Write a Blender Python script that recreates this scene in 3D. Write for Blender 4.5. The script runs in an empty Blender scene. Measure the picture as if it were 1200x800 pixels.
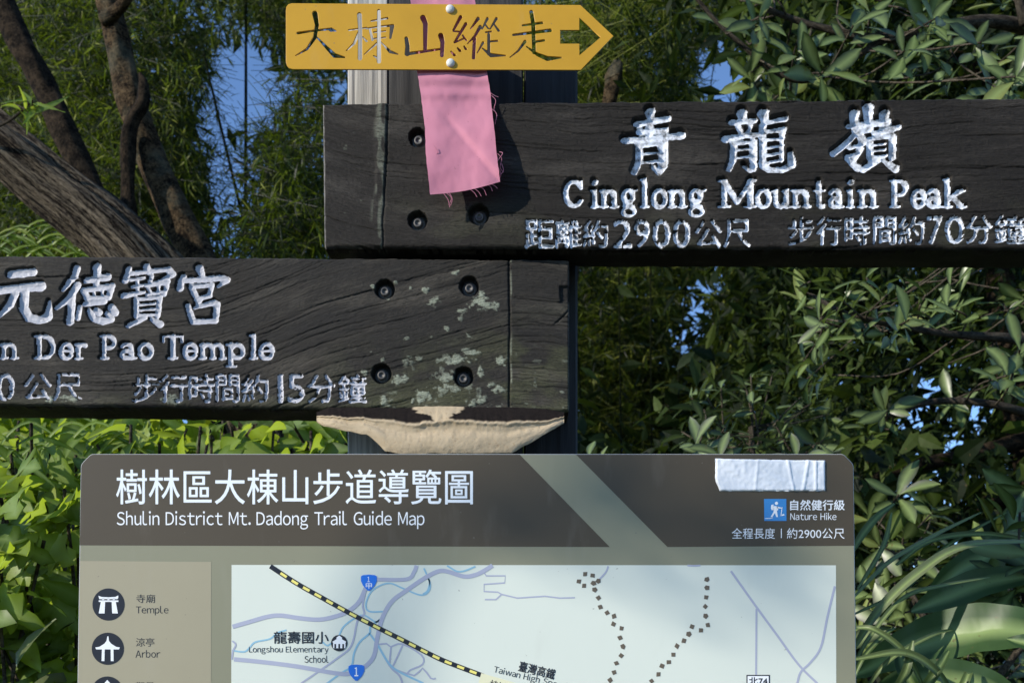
import bpy, math, random
import numpy as np
from mathutils import Vector, Matrix

random.seed(7); RNG = np.random.default_rng(11)
S = bpy.context.scene; COL = S.collection
# ------------------------------------------------------------------ camera, world, sun, exposure
CAMZ = 1.45; F = 1167.0
cam_d = bpy.data.cameras.new('camera'); cam = bpy.data.objects.new('camera', cam_d); COL.objects.link(cam)
cam.location = (0, 0, CAMZ); cam.rotation_euler = (math.pi/2, 0, 0)
cam_d.sensor_width = 36; cam_d.lens = 36*F/1200; cam_d.shift_y = 400/1200
cam_d.clip_start = 0.05; cam_d.clip_end = 1000
cam_d.dof.use_dof = True; cam_d.dof.focus_distance = 1.16; cam_d.dof.aperture_fstop = 12
S.camera = cam
SUN = Vector((1.75, 1.0, -0.95)).normalized()            # direction the light travels
w = bpy.data.worlds.new('World'); S.world = w; w.use_nodes = True
nt = w.node_tree; sky = nt.nodes.new('ShaderNodeTexSky'); sky.sky_type = 'NISHITA'; sky.sun_disc = False
sky.sun_elevation = math.asin(-SUN.z); sky.sun_rotation = math.atan2(-SUN.x, -SUN.y) % (2*math.pi)
sky.air_density = 1.0; sky.dust_density = 0.0; sky.ozone_density = 4.5; sky.altitude = 2200
bg = nt.nodes['Background']; bg.inputs[1].default_value = 0.15
nt.links.new(sky.outputs[0], bg.inputs[0])
sun_d = bpy.data.lights.new('sun', 'SUN'); sun_d.energy = 3.6; sun_d.angle = math.radians(0.6); sun_d.color = (1, .93, .82)
sun = bpy.data.objects.new('sun', sun_d); COL.objects.link(sun)
sun.rotation_euler = SUN.to_track_quat('-Z', 'Y').to_euler(); sun.location = (-3, -2, 6)
S.view_settings.view_transform = 'Standard'; S.view_settings.look = 'None'
S.view_settings.exposure = 0.68; S.view_settings.gamma = 1; S.view_settings.use_curve_mapping = False
S.cycles.max_bounces = 6; S.cycles.transparent_max_bounces = 6; S.cycles.transmission_bounces = 4; S.cycles.diffuse_bounces = 3
CAM = np.array([0, 0, CAMZ])

def ray(px, py):
    px = np.asarray(px, float); py = np.asarray(py, float)
    return np.stack([(px-600)/F, np.ones_like(px+py), (800-py)/F + 0*px], -1)
def at(px, py, d):
    return CAM + ray(px, py)*np.asarray(d, float)[..., None]
class Plane:                                             # a measured plane in the place: pixel -> point on it
    def __init__(s, p, n):
        s.p = np.array(p, float); n = np.array(n, float); s.n = n/np.linalg.norm(n)   # n points to the viewer
    def __call__(s, px, py, h=0.0):
        r = ray(px, py); t = ((s.p-CAM) @ s.n)/(r @ s.n)
        return CAM + r*t[..., None] + s.n*np.asarray(h, float)[..., None]

# ------------------------------------------------------------------ helpers
def tag(o, label=None, cat=None, group=None, kind=None):
    if label: o['label'] = label
    if cat: o['category'] = cat
    if group: o['group'] = group
    if kind: o['kind'] = kind
    return o
def empty(name, loc, **k):
    o = bpy.data.objects.new(name, None); o.empty_display_size = .05; COL.objects.link(o); o.location = loc
    tag(o, **k); return o
def link(name, me, mat=None, parent=None):
    o = bpy.data.objects.new(name, me); COL.objects.link(o)
    if mat and not me.materials: me.materials.append(mat)
    if parent is not None:
        o.parent = parent
        pw = world_loc(parent); o.location = (-pw[0], -pw[1], -pw[2])
    return o
def world_loc(o):
    l = np.array(o.location)
    while o.parent: o = o.parent; l = l + np.array(o.location)
    return l
def npmesh(name, v, polys, attrs=None, smooth=True):
    """polys: list of int arrays, each (n,k)"""
    me = bpy.data.meshes.new(name); v = np.asarray(v, np.float32)
    polys = [np.asarray(p, np.int32) for p in polys if len(p)]
    me.vertices.add(len(v)); me.vertices.foreach_set('co', v.ravel())
    li = np.concatenate([p.ravel() for p in polys]); tot = np.concatenate([np.full(len(p), p.shape[1], np.int32) for p in polys])
    me.loops.add(len(li)); me.loops.foreach_set('vertex_index', li)
    me.polygons.add(len(tot)); me.polygons.foreach_set('loop_start', np.concatenate([[0], np.cumsum(tot)[:-1]]).astype(np.int32))
    me.update(calc_edges=True)
    me.polygons.foreach_set('use_smooth', np.full(len(tot), smooth))
    for k, a in (attrs or {}).items():
        at_ = me.attributes.new(k, 'FLOAT', 'POINT'); at_.data.foreach_set('value', np.asarray(a, np.float32).ravel())
    me.validate(); return me
def subset(v, f, mask, attrs):
    ff = f[mask]; u, inv = np.unique(ff, return_inverse=True)
    return v[u], inv.reshape(ff.shape), {k: a[u] for k, a in attrs.items()}
def hash2(ix, iy, seed):
    h = (ix*374761393 + iy*668265263 + seed*1442695041) & 0xffffffff
    h = ((h ^ (h >> 13))*1274126177) & 0xffffffff
    return ((h ^ (h >> 16)) & 0xffff)/65535.0
def vnoise(x, y, seed=0):
    x = np.asarray(x, float); y = np.asarray(y, float)
    ix = np.floor(x).astype(np.int64); iy = np.floor(y).astype(np.int64); fx = x-ix; fy = y-iy
    fx = fx*fx*(3-2*fx); fy = fy*fy*(3-2*fy)
    a = hash2(ix, iy, seed); b = hash2(ix+1, iy, seed); c = hash2(ix, iy+1, seed); d = hash2(ix+1, iy+1, seed)
    return (a*(1-fx)+b*fx)*(1-fy)+(c*(1-fx)+d*fx)*fy
def fbm(x, y, seed=0, o=4):
    s = 0; a = .5
    for i in range(o): s = s+a*vnoise(x*2**i, y*2**i, seed+i*17); a *= .5
    return s/(1-.5**o)
def sstep(a, b, x):
    t = np.clip((x-a)/(b-a), 0, 1); return t*t*(3-2*t)
def smooth_line(pts, n=8):
    p = np.array(pts, float); p = np.vstack([2*p[0]-p[1], p, 2*p[-1]-p[-2]]); out = []
    for i in range(1, len(p)-2):
        for t in np.linspace(0, 1, n, endpoint=False):
            out.append(.5*((2*p[i])+(-p[i-1]+p[i+1])*t+(2*p[i-1]-5*p[i]+4*p[i+1]-p[i+2])*t*t+(-p[i-1]+3*p[i]-3*p[i+1]+p[i+2])*t**3))
    out.append(p[-2]); return np.array(out)

# ------------------------------------------------------------------ materials
def mat(name):
    m = bpy.data.materials.new(name); m.use_nodes = True; n = m.node_tree; b = n.nodes['Principled BSDF']; return m, n, b
def N(n, t, **k):
    x = n.nodes.new('ShaderNode'+t)
    for a, v in k.items():
        if a.startswith('i_'):
            key = a[2:]; x.inputs[int(key) if key.isdigit() else key].default_value = v
        else: setattr(x, a, v)
    return x
def L(n, a, b): n.links.new(a, b)
def ramp(n, src, stops):
    r = n.nodes.new('ShaderNodeValToRGB'); L(n, src, r.inputs[0]); e = r.color_ramp.elements
    while len(e) < len(stops): e.new(.5)
    for s, (p, c) in zip(e, stops): s.position = p; s.color = (*c, 1) if len(c) == 3 else c
    return r
def math_(n, op, a, b=None, c=None):
    x = n.nodes.new('ShaderNodeMath'); x.operation = op
    for i, v in enumerate((a, b, c)):
        if v is None: continue
        if isinstance(v, (int, float)): x.inputs[i].default_value = v
        else: L(n, v, x.inputs[i])
    return x.outputs[0]
def mix(n, f, a, b, blend='MIX'):
    x = n.nodes.new('ShaderNodeMix'); x.data_type = 'RGBA'; x.blend_type = blend
    for i, v in ((0, f), (6, a), (7, b)):
        if isinstance(v, (int, float)): x.inputs[i].default_value = v
        elif isinstance(v, tuple): x.inputs[i].default_value = (*v, 1)
        else: L(n, v, x.inputs[i])
    return x.outputs[2]
def noise(n, vec, scale, detail=4, rough=.55):
    x = N(n, 'TexNoise'); x.inputs['Scale'].default_value = scale; x.inputs['Detail'].default_value = detail; x.inputs['Roughness'].default_value = rough
    if vec is not None: L(n, vec, x.inputs['Vector'])
    return x.outputs['Fac']
def scalev(n, vec, s):
    x = N(n, 'VectorMath', operation='MULTIPLY'); L(n, vec, x.inputs[0]); x.inputs[1].default_value = s; return x.outputs[0]
def pos(n): return N(n, 'NewGeometry').outputs['Position']
def attr(n, name): return N(n, 'Attribute', attribute_name=name).outputs['Fac']
def bump(n, b, h, strength=.5, dist=.001):
    x = N(n, 'Bump'); x.inputs['Strength'].default_value = strength; x.inputs['Distance'].default_value = dist
    L(n, h, x.inputs['Height']); L(n, x.outputs[0], b.inputs['Normal'])

def board_wood(name, dark, light, brown, gloss=.55):
    """charred, weathered board; grain follows the vertex attributes gu, gv (millimetres along / across the grain)"""
    m, n, b = mat(name)
    v = N(n, 'CombineXYZ'); L(n, attr(n, 'gu'), v.inputs[0]); L(n, attr(n, 'gv'), v.inputs[1]); v = v.outputs[0]
    g1 = noise(n, scalev(n, v, (.012, .55, 0)), 1, 6, .7)
    g2 = noise(n, scalev(n, v, (.03, .14, 0)), 1, 3)
    g3 = noise(n, scalev(n, v, (.02, .02, 0)), 1, 3)
    sp = noise(n, scalev(n, v, (.35, .5, 0)), 1, 4, .7)
    c = ramp(n, g1, [(.3, dark), (.52, tuple(.5*(a+c_) for a, c_ in zip(dark, light))), (.75, light)]).outputs[0]
    c = mix(n, ramp(n, g3, [(.45, (0, 0, 0)), (.7, (.7, .7, .7))]).outputs[0], c, mix(n, g1, dark, brown))
    c = mix(n, ramp(n, sp, [(.62, (0, 0, 0)), (.78, (.5, .5, .5))]).outputs[0], c, tuple(x*1.9 for x in light))
    c = mix(n, attr(n, 'moss'), c, mix(n, sp, (.035, .04, .018), (.13, .13, .065)))
    lc = ramp(n, noise(n, scalev(n, v, (.5, .5, 0)), 1, 5, .7), [(.3, (.20, .22, .15)), (.55, (.52, .56, .42))]).outputs[0]
    c = mix(n, attr(n, 'lichen'), c, lc)
    c = mix(n, math_(n, 'MULTIPLY', attr(n, 'crack_and_shade'), .8), c, (.006, .006, .006))
    c = mix(n, attr(n, 'endgrain'), c, mix(n, g1, (.16, .15, .13), (.38, .36, .32)))
    L(n, c, b.inputs['Base Color']); b.inputs['Roughness'].default_value = gloss; b.inputs['Specular IOR Level'].default_value = .16
    fg = noise(n, scalev(n, v, (.10, 1.6, 0)), 1, 4, .7); gr = noise(n, scalev(n, v, (1.1, 1.3, 0)), 1, 3, .6)
    bigv = noise(n, scalev(n, v, (.007, .03, 0)), 1, 5, .6); c = mix(n, ramp(n, bigv, [(.38, (.55,)*3), (.62, (0,)*3)]).outputs[0], c, dark); c = mix(n, ramp(n, bigv, [(.52, (0,)*3), (.72, (.6,)*3)]).outputs[0], c, tuple(x*1.7 for x in light)); c2 = mix(n, ramp(n, fg, [(.38, (.85,)*3), (.5, (0,)*3)]).outputs[0], c, tuple(x*.6 for x in dark)); c2 = mix(n, ramp(n, gr, [(.66, (0,)*3), (.8, (.55,)*3)]).outputs[0], c2, tuple(x*2.2 for x in light)); L(n, c2, b.inputs['Base Color'])
    h = math_(n, 'ADD', math_(n, 'MULTIPLY', g1, .6), math_(n, 'ADD', math_(n, 'MULTIPLY', fg, .7), math_(n, 'MULTIPLY', gr, .45)))
    bump(n, b, h, 1.0, .0012); return m
def paint_mat(name, wear, flat=0):
    m, n, b = mat(name); p = pos(n)
    n1 = noise(n, p, 130, 5, .65); n2 = noise(n, p, 500, 3)
    c = ramp(n, n1, [(wear-.1, (.05, .05, .048)), (wear, (.33, .34, .36)), (wear+.14, (.66, .69, .75)), (.85, (.8, .83, .88))]).outputs[0]
    if flat: c = mix(n, ramp(n, n1, [(.30, (1,)*3), (.38, (0,)*3)]).outputs[0], mix(n, n2, (.34, .34, .37), (.50, .50, .54)), (.12, .11, .10))
    L(n, c, b.inputs['Base Color']); b.inputs['Roughness'].default_value = .5 if flat else .42; b.inputs['Specular IOR Level'].default_value = .5
    bump(n, b, math_(n, 'ADD', n1, math_(n, 'MULTIPLY', n2, .4)), .3 if flat else .4, .0012 if flat else .0014); return m
def timber(name, dark, light, sc=1):
    m, n, b = mat(name); p = pos(n)
    g = noise(n, scalev(n, p, (160*sc, 160*sc, 5)), 1, 6, .65); g2 = noise(n, scalev(n, p, (40, 40, 6)), 1, 3)
    c = ramp(n, g, [(.32, dark), (.7, light)]).outputs[0]
    c = mix(n, ramp(n, g2, [(.45, (0, 0, 0)), (.65, (.6, .6, .6))]).outputs[0], c, tuple(.4*x for x in light))
    L(n, c, b.inputs['Base Color']); b.inputs['Roughness'].default_value = .75; bump(n, b, g, .9, .0012); return m
def flat_mat(name, col, rough=.45, var=.06, spec=.28):
    m, n, b = mat(name); p = pos(n); k = noise(n, p, 9, 5, .6)
    c = mix(n, k, tuple(x*(1-var) for x in col), tuple(min(1, x*(1+var)) for x in col))
    c = mix(n, ramp(n, noise(n, p, 170, 2), [(.755, (0,)*3), (.785, (.5,)*3)]).outputs[0], c, (.16, .15, .12)); c = mix(n, ramp(n, noise(n, scalev(n, p, (1, 1, .25)), 30, 4), [(.6, (0,)*3), (.8, (.12,)*3)]).outputs[0], c, (.4, .38, .32))
    L(n, c, b.inputs['Base Color']); b.inputs['Roughness'].default_value = rough; b.inputs['Specular IOR Level'].default_value = spec
    return m
def leaf_mat(name, stops, gloss=.35, trans=.35, tcol=(.22, .36, .04), spec=.5):
    m, n, b = mat(name)
    oi = N(n, 'ObjectInfo'); r = math_(n, 'FRACT', math_(n, 'ADD', oi.outputs['Random'], attr(n, 'var')))
    c = ramp(n, r, stops).outputs[0]
    k = noise(n, pos(n), 60, 3); c = mix(n, k, mix(n, .35, c, (.0, .0, .0)), c)
    c = mix(n, attr(n, 'rib'), c, mix(n, .75, c, (.3, .4, .14)))
    c = mix(n, ramp(n, noise(n, scalev(n, pos(n), (1, 1, 1)), 75, 3, .6), [(.66, (0,)*3), (.72, (.7,)*3)]).outputs[0], c, (.11, .075, .03))
    L(n, c, b.inputs['Base Color']); b.inputs['Roughness'].default_value = gloss; b.inputs['Specular IOR Level'].default_value = spec
    t = N(n, 'BsdfTranslucent'); L(n, mix(n, .5, c, tcol, 'MIX'), t.inputs[0])
    ms = N(n, 'MixShader'); ms.inputs[0].default_value = trans; L(n, b.outputs[0], ms.inputs[1]); L(n, t.outputs[0], ms.inputs[2])
    L(n, ms.outputs[0], n.nodes['Material Output'].inputs[0]); return m
def bark(name, dark, light, lichen=0, streak=False):
    m, n, b = mat(name); p = N(n, 'TexCoord').outputs['Object']
    v = N(n, 'CombineXYZ'); L(n, attr(n, 'lu'), v.inputs[0]); L(n, attr(n, 'lv'), v.inputs[1]); v = v.outputs[0]
    g = noise(n, scalev(n, v, (6, 150, 0) if streak else (30, 22, 0)), 1, 8, .72); g2 = noise(n, p, 14, 4); g = math_(n, 'ADD', math_(n, 'MULTIPLY', g, .62), math_(n, 'MULTIPLY', noise(n, scalev(n, v, (60, 420, 0) if streak else (150, 110, 0)), 1, 4, .7), .38))
    c = ramp(n, g, [(.38, tuple(.3*x for x in dark)), (.45, dark), (.6, light)]).outputs[0]
    if lichen: c = mix(n, ramp(n, g2, [(.48, (0, 0, 0)), (.62, (lichen,)*3)]).outputs[0], c, (.15, .15, .105))
    L(n, c, b.inputs['Base Color']); b.inputs['Roughness'].default_value = .9; b.inputs['Specular IOR Level'].default_value = .08; bump(n, b, g, 1.0, .02); return m

M_RB = board_wood('charred_board_wood', (.0095, .0078, .006), (.045, .0395, .033), (.045, .038, .030))
M_LB = board_wood('weathered_board_wood', (.016, .015, .014), (.066, .058, .046), (.058, .046, .031), .6)
M_PAINT = paint_mat('silver_white_paint', .41); M_PAINT2 = paint_mat('white_paint', .36, 1)
M_STEEL = flat_mat('grey_steel', (.10, .095, .09), .55, .5); M_STEEL.node_tree.nodes['Principled BSDF'].inputs['Metallic'].default_value = .5
M_PALE = timber('pale_timber', (.27, .255, .22), (.56, .53, .47)); M_DARK = timber('dark_timber', (.005, .005, .005), (.04, .038, .035)); M_BLACK = timber('black_timber', (.008, .008, .008), (.03, .03, .031))
M_YEL = flat_mat('yellow_enamel', (.53, .29, .024), .36, .22)
M_NAIL = flat_mat('white_nail_head', (.62, .62, .58), .4, .25)

# ------------------------------------------------------------------ glyphs
def strokes_sdf(X, Y, strokes):
    """signed distance (px) to a union of tapering capsules; strokes = [[(x,y,r),...],...]"""
    d = np.full(X.shape, 99.)
    for s in strokes:
        for (x0, y0, r0), (x1, y1, r1) in zip(s[:-1], s[1:]):
            dx, dy = x1-x0, y1-y0; l2 = dx*dx+dy*dy+1e-9
            t = np.clip(((X-x0)*dx+(Y-y0)*dy)/l2, 0, 1)
            d = np.minimum(d, np.hypot(X-x0-t*dx, Y-y0-t*dy)-(r0+(r1-r0)*t))
    return d
def scale_strokes(st, ox, oy, k, kr=None):
    kr = kr or k
    return [[(ox+x/k, oy+y/k, r/kr) for x, y, r in s] for s in st]
def sk(r, *pts):                                          # stroke: default radius and points (x,y[,r])
    p = [(q[0], q[1], q[2] if len(q) > 2 else r) for q in pts]
    return p if len(p) > 1 else p+[(p[0][0]+.1, p[0][1], p[0][2])]

def text_mesh(body, bold=0):
    c = bpy.data.curves.new('t', 'FONT'); c.body = body; c.fill_mode = 'FRONT'; c.offset = bold; c.resolution_u = 4
    o = bpy.data.objects.new('t', c); COL.objects.link(o)
    m = o.evaluated_get(bpy.context.evaluated_depsgraph_get()).to_mesh(); m.calc_loop_triangles()
    v = np.array([x.co[:2] for x in m.vertices]); t = np.array([x.vertices[:] for x in m.loop_triangles])
    o.to_mesh_clear(); bpy.data.objects.remove(o); bpy.data.curves.remove(c); return v, t
def glyph_raster(ch, x0, x1, y0, y1, res=5):
    v, t = text_mesh(ch); lo = v.min(0); hi = v.max(0)
    vx = (v[:, 0]-lo[0])/(hi[0]-lo[0])*(x1-x0)+x0; vy = y1-(v[:, 1]-lo[1])/(hi[1]-lo[1])*(y1-y0)
    pad = 4; W = int((x1-x0+2*pad)*res); H = int((y1-y0+2*pad)*res); img = np.zeros((H, W))
    gx = (vx-x0+pad)*res; gy = (vy-y0+pad)*res
    for a, b, c in t:
        xa, xb, xc = gx[a], gx[b], gx[c]; ya, yb, yc = gy[a], gy[b], gy[c]
        i0, i1 = int(max(0, min(ya, yb, yc))), int(min(H-1, max(ya, yb, yc)))+1
        j0, j1 = int(max(0, min(xa, xb, xc))), int(min(W-1, max(xa, xb, xc)))+1
        if i1 <= i0 or j1 <= j0: continue
        Y, X = np.mgrid[i0:i1, j0:j1]+.5
        e1 = (xb-xa)*(Y-ya)-(yb-ya)*(X-xa); e2 = (xc-xb)*(Y-yb)-(yc-yb)*(X-xb); e3 = (xa-xc)*(Y-yc)-(ya-yc)*(X-xc)
        img[i0:i1, j0:j1][((e1 >= 0) & (e2 >= 0) & (e3 >= 0)) | ((e1 <= 0) & (e2 <= 0) & (e3 <= 0))] = 1
    s = .75*res; r = int(3*s); k = np.exp(-np.arange(-r, r+1)**2/(2*s*s)); k /= k.sum()
    img = np.apply_along_axis(lambda a: np.convolve(a, k, 'same'), 0, img); img = np.apply_along_axis(lambda a: np.convolve(a, k, 'same'), 1, img)
    return img, x0-pad, y0-pad, res
def sample(img, x, y):
    x = np.clip(x-.5, 0, img.shape[1]-1.01); y = np.clip(y-.5, 0, img.shape[0]-1.01)
    ix = x.astype(int); iy = y.astype(int); fx = x-ix; fy = y-iy
    return (img[iy, ix]*(1-fx)+img[iy, ix+1]*fx)*(1-fy)+(img[iy+1, ix]*(1-fx)+img[iy+1, ix+1]*fx)*fy

QING = scale_strokes([sk(20, (192, 72, 27), (190, 110, 14), (190, 230, 14)), sk(17, (108, 143), (295, 112, 21)), sk(14, (122, 190), (285, 178, 18)),
    sk(20, (35, 247), (200, 236, 18), (380, 214, 24)), sk(18, (122, 268), (122, 370), (95, 440, 17)), sk(13, (130, 280), (270, 262)),
    sk(25, (272, 262), (270, 400), (247, 440, 16)), sk(9, (210, 405), (245, 450)), sk(8, (150, 328), (240, 318)), sk(8, (150, 380), (240, 368))], 725, 115, 5.217)
LONG = scale_strokes([sk(25, (755, 82, 30), (762, 118, 14)), sk(13, (690, 135, 18), (830, 122, 16)), sk(9, (730, 160), (752, 200)), sk(9, (812, 150), (785, 200)),
    sk(15, (655, 235, 24), (750, 215), (862, 205, 14)), sk(17, (705, 262), (697, 370), (672, 425, 13)), sk(19, (825, 255), (826, 420, 17)), sk(9, (768, 405), (806, 435)),
    sk(8, (725, 303), (800, 295)), sk(8, (725, 350), (800, 340)), sk(11, (712, 264), (825, 252)),
    sk(22, (885, 82, 32), (895, 125, 16)), sk(13, (890, 138), (1020, 112, 16)), sk(12, (885, 192), (1010, 175, 16)), sk(14, (1010, 178), (1000, 232)),
    sk(12, (882, 240), (1000, 233)), sk(18, (882, 150), (882, 400), (920, 425), (1000, 425, 19), (1062, 392, 22), (1052, 320, 10)),
    sk(9, (900, 292), (990, 276)), sk(9, (900, 338), (992, 320)), sk(9, (900, 382), (985, 364)), sk(7, (1000, 232), (998, 370))], 725, 115, 5.217)
LING = scale_strokes([sk(30, (335, 165, 42), (335, 250)), sk(30, (465, 105, 46), (470, 245)), sk(30, (620, 165, 42), (612, 240)), sk(28, (285, 282), (640, 238, 34)),
    sk(26, (370, 325, 22), (250, 450), (135, 542, 28)), sk(28, (335, 325, 14), (425, 425, 36)), sk(20, (405, 335), (490, 318)), sk(18, (290, 485), (415, 448)),
    sk(22, (395, 500), (320, 610)), sk(26, (262, 590, 16), (365, 675, 34)), sk(14, (265, 560), (330, 545)),
    sk(24, (525, 342, 20), (740, 292, 28)), sk(16, (600, 335), (560, 385)), sk(24, (482, 400), (482, 580)), sk(28, (697, 390), (692, 575)), sk(20, (490, 395), (700, 372)),
    sk(11, (510, 458), (620, 445)), sk(11, (510, 512), (620, 500)), sk(15, (480, 575), (625, 558)), sk(24, (560, 598), (420, 688, 28)), sk(24, (612, 610, 16), (715, 680, 38))], 960, 110, 8)
YUAN = scale_strokes([sk(34, (92, 202), (300, 180)), sk(38, (-150, 375), (100, 335, 32), (375, 312, 44)), sk(34, (130, 380), (85, 490), (-20, 590, 20)),
    sk(38, (222, 365), (212, 520), (265, 608, 36), (360, 630, 34), (440, 600, 40), (455, 452, 10))], 0, 295, 8)
DE = scale_strokes([sk(28, (710, 145, 32), (690, 215), (582, 345, 16)), sk(32, (715, 302), (640, 425), (522, 515, 16)), sk(32, (667, 400), (645, 650)),
    sk(30, (902, 135, 36), (895, 295, 22)), sk(28, (800, 258, 26), (1000, 225, 32)), sk(22, (772, 350), (1040, 312, 28)), sk(24, (780, 360), (802, 415)), sk(26, (1035, 325), (1010, 415)),
    sk(15, (802, 422), (1010, 412)), sk(8, (872, 352), (872, 405)), sk(8, (948, 345), (948, 402)), sk(23, (790, 477), (970, 455)),
    sk(22, (737, 510), (722, 612)), sk(26, (820, 530, 14), (870, 618), (960, 640, 32), (1030, 622, 30), (985, 555, 10)), sk(28, (895, 540), (920, 562)), sk(32, (1035, 510), (1070, 560))], 0, 295, 8)
BAO = scale_strokes([sk(24, (158, 150), (150, 190), (125, 258, 28)), sk(28, (325, 128), (345, 172)), sk(20, (180, 190), (520, 155)), sk(28, (530, 155), (570, 200), (500, 235, 16), (432, 265, 8)),
    sk(12, (175, 252), (300, 235)), sk(13, (190, 317), (285, 305)), sk(12, (240, 245), (240, 375)), sk(22, (108, 402, 26), (300, 368, 12)), sk(16, (370, 215), (360, 262)),
    sk(16, (320, 303), (520, 272, 26)), sk(10, (340, 330), (362, 372)), sk(12, (442, 282), (430, 372)), sk(9, (330, 388), (480, 362)), sk(18, (520, 292), (490, 390)),
    sk(20, (227, 432), (227, 590)), sk(14, (230, 434), (440, 416)), sk(20, (452, 412), (430, 592)), sk(9, (260, 488), (400, 475)), sk(9, (260, 537), (400, 525)), sk(12, (240, 587), (420, 575)),
    sk(18, (310, 608), (160, 680, 20)), sk(22, (372, 618, 14), (450, 668, 32))], 130, 295, 8)
GONG = scale_strokes([sk(26, (670, 225), (655, 250), (640, 330, 30)), sk(28, (822, 145, 32), (848, 205, 22)), sk(22, (680, 260), (1020, 235, 26)), sk(28, (1030, 235), (1080, 255, 28), (1000, 312, 12)),
    sk(22, (745, 312), (800, 430)), sk(16, (750, 316), (940, 300)), sk(20, (938, 312), (910, 400)), sk(20, (800, 432), (920, 402)), sk(16, (830, 440), (802, 482)),
    sk(20, (710, 492), (762, 640, 24)), sk(20, (780, 512, 14), (960, 465, 24)), sk(28, (985, 482), (970, 630, 24)), sk(22, (760, 645), (975, 635))], 130, 295, 8)

# slab-serif latin: unit box, baseline y=0 up; x-height .66, cap 1; given as (strokes, advance-width)
a_ = .085
def arc(cx, cy, rx, ry, a0, a1, n=10, r=a_):
    return [(cx+rx*math.cos(math.radians(t)), cy+ry*math.sin(math.radians(t)), r) for t in np.linspace(a0, a1, n)]
def ln(*p): return [(q[0], q[1], q[2] if len(q) > 2 else a_) for q in p]
t_ = .05
LAT = {
 'C': [arc(.45, .5, .36, .42, 40, 320, 16), ln((.76, .92, t_), (.76, .68, t_))],
 'D': [ln((.2, .06), (.2, .94)), ln((.04, .06, t_), (.45, .06, t_)), ln((.04, .94, t_), (.45, .94, t_)), arc(.42, .5, .34, .42, -90, 90, 12)],
 'P': [ln((.2, .06), (.2, .94)), ln((.04, .05, t_), (.4, .05, t_)), ln((.04, .94, t_), (.45, .94, t_)), arc(.42, .7, .28, .24, -90, 90, 10), ln((.2, .46, t_), (.42, .46, t_))],
 'M': [ln((.15, .06), (.15, .94)), ln((.85, .06, .1), (.85, .94, .1)), ln((.15, .92), (.5, .2), (.85, .92)), ln((.02, .05, t_), (.3, .05, t_)), ln((.7, .05, t_), (.98, .05, t_)), ln((.02, .94, t_), (.2, .94, t_)), ln((.8, .94, t_), (.98, .94, t_))],
 'T': [ln((.5, .06, .1), (.5, .94, .1)), ln((.06, .93, t_), (.94, .93, t_)), ln((.07, .93, t_), (.07, .72, t_)), ln((.93, .93, t_), (.93, .72, t_)), ln((.3, .05, t_), (.7, .05, t_))],
 'i': [ln((.5, .05), (.5, .58)), ln((.2, .6, t_), (.5, .6, t_)), ln((.2, .05, t_), (.8, .05, t_)), ln((.5, .88, .11), (.51, .88, .11))],
 'l': [ln((.5, .05), (.5, .98)), ln((.2, .98, t_), (.5, .98, t_)), ln((.2, .05, t_), (.8, .05, t_))],
 'n': [ln((.22, .05), (.22, .6)), ln((.05, .6, t_), (.22, .6, t_)), [(.22, .45, a_)]+arc(.5, .4, .26, .2, 120, 0, 6)+[(.76, .05, a_)], ln((.06, .05, t_), (.4, .05, t_)), ln((.6, .05, t_), (.94, .05, t_))],
 'm': [ln((.14, .05), (.14, .6)), ln((.03, .6, t_), (.14, .6, t_)), arc(.34, .42, .17, .18, 150, 0, 6)+[(.51, .05, a_)], arc(.68, .42, .17, .18, 150, 0, 6)+[(.86, .05, a_)], ln((.03, .05, t_), (.25, .05, t_)), ln((.42, .05, t_), (.6, .05, t_)), ln((.77, .05, t_), (.97, .05, t_))],
 'u': [ln((.22, .6), (.22, .2))+arc(.46, .24, .24, .2, 180, 340, 6), ln((.76, .6), (.76, .05)), ln((.05, .6, t_), (.22, .6, t_)), ln((.6, .6, t_), (.76, .6, t_)), ln((.76, .05, t_), (.95, .05, t_))],
 'g': [arc(.45, .42, .25, .2, 0, 360, 14), ln((.7, .58, t_), (.9, .62, t_)), ln((.3, .22), (.28, .1), (.68, .04)), arc(.48, -.12, .32, .15, 70, -250, 14, .06)],
 'o': [arc(.5, .33, .34, .29, 0, 360, 18)],
 'a': [arc(.42, .46, .26, .16, 150, 0, 6)+[(.7, .06, a_)], arc(.42, .2, .25, .15, 0, 360, 12), ln((.7, .05, t_), (.92, .05, t_))],
 'e': [arc(.5, .33, .34, .29, 0, 325, 16), ln((.18, .35, t_), (.82, .35, t_))],
 'r': [ln((.3, .05), (.3, .6)), ln((.1, .6, t_), (.3, .6, t_)), ln((.1, .05, t_), (.55, .05, t_)), arc(.6, .42, .28, .18, 150, 50, 5)],
 'p': [ln((.22, .6), (.22, -.25)), ln((.05, .6, t_), (.22, .6, t_)), ln((.05, -.27, t_), (.45, -.27, t_)), arc(.52, .33, .28, .27, 150, -150, 14)],
 't': [ln((.42, .88), (.42, .18))+arc(.62, .18, .2, .14, 180, 300, 5), ln((.1, .6, t_), (.8, .6, t_))],
 'k': [ln((.2, .05), (.2, .98)), ln((.04, .98, t_), (.2, .98, t_)), ln((.78, .6), (.25, .3)), ln((.42, .38), (.82, .05)), ln((.04, .05, t_), (.38, .05, t_)), ln((.65, .05, t_), (.97, .05, t_)), ln((.62, .6, t_), (.92, .6, t_))],
}
def latin(ch, x0, x1, base, cap, rs=1.0):
    H = base-cap; W = x1-x0
    return [[(x0+x*W, base-y*H, r*H*rs) for x, y, r in s] for s in LAT[ch]]

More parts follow.
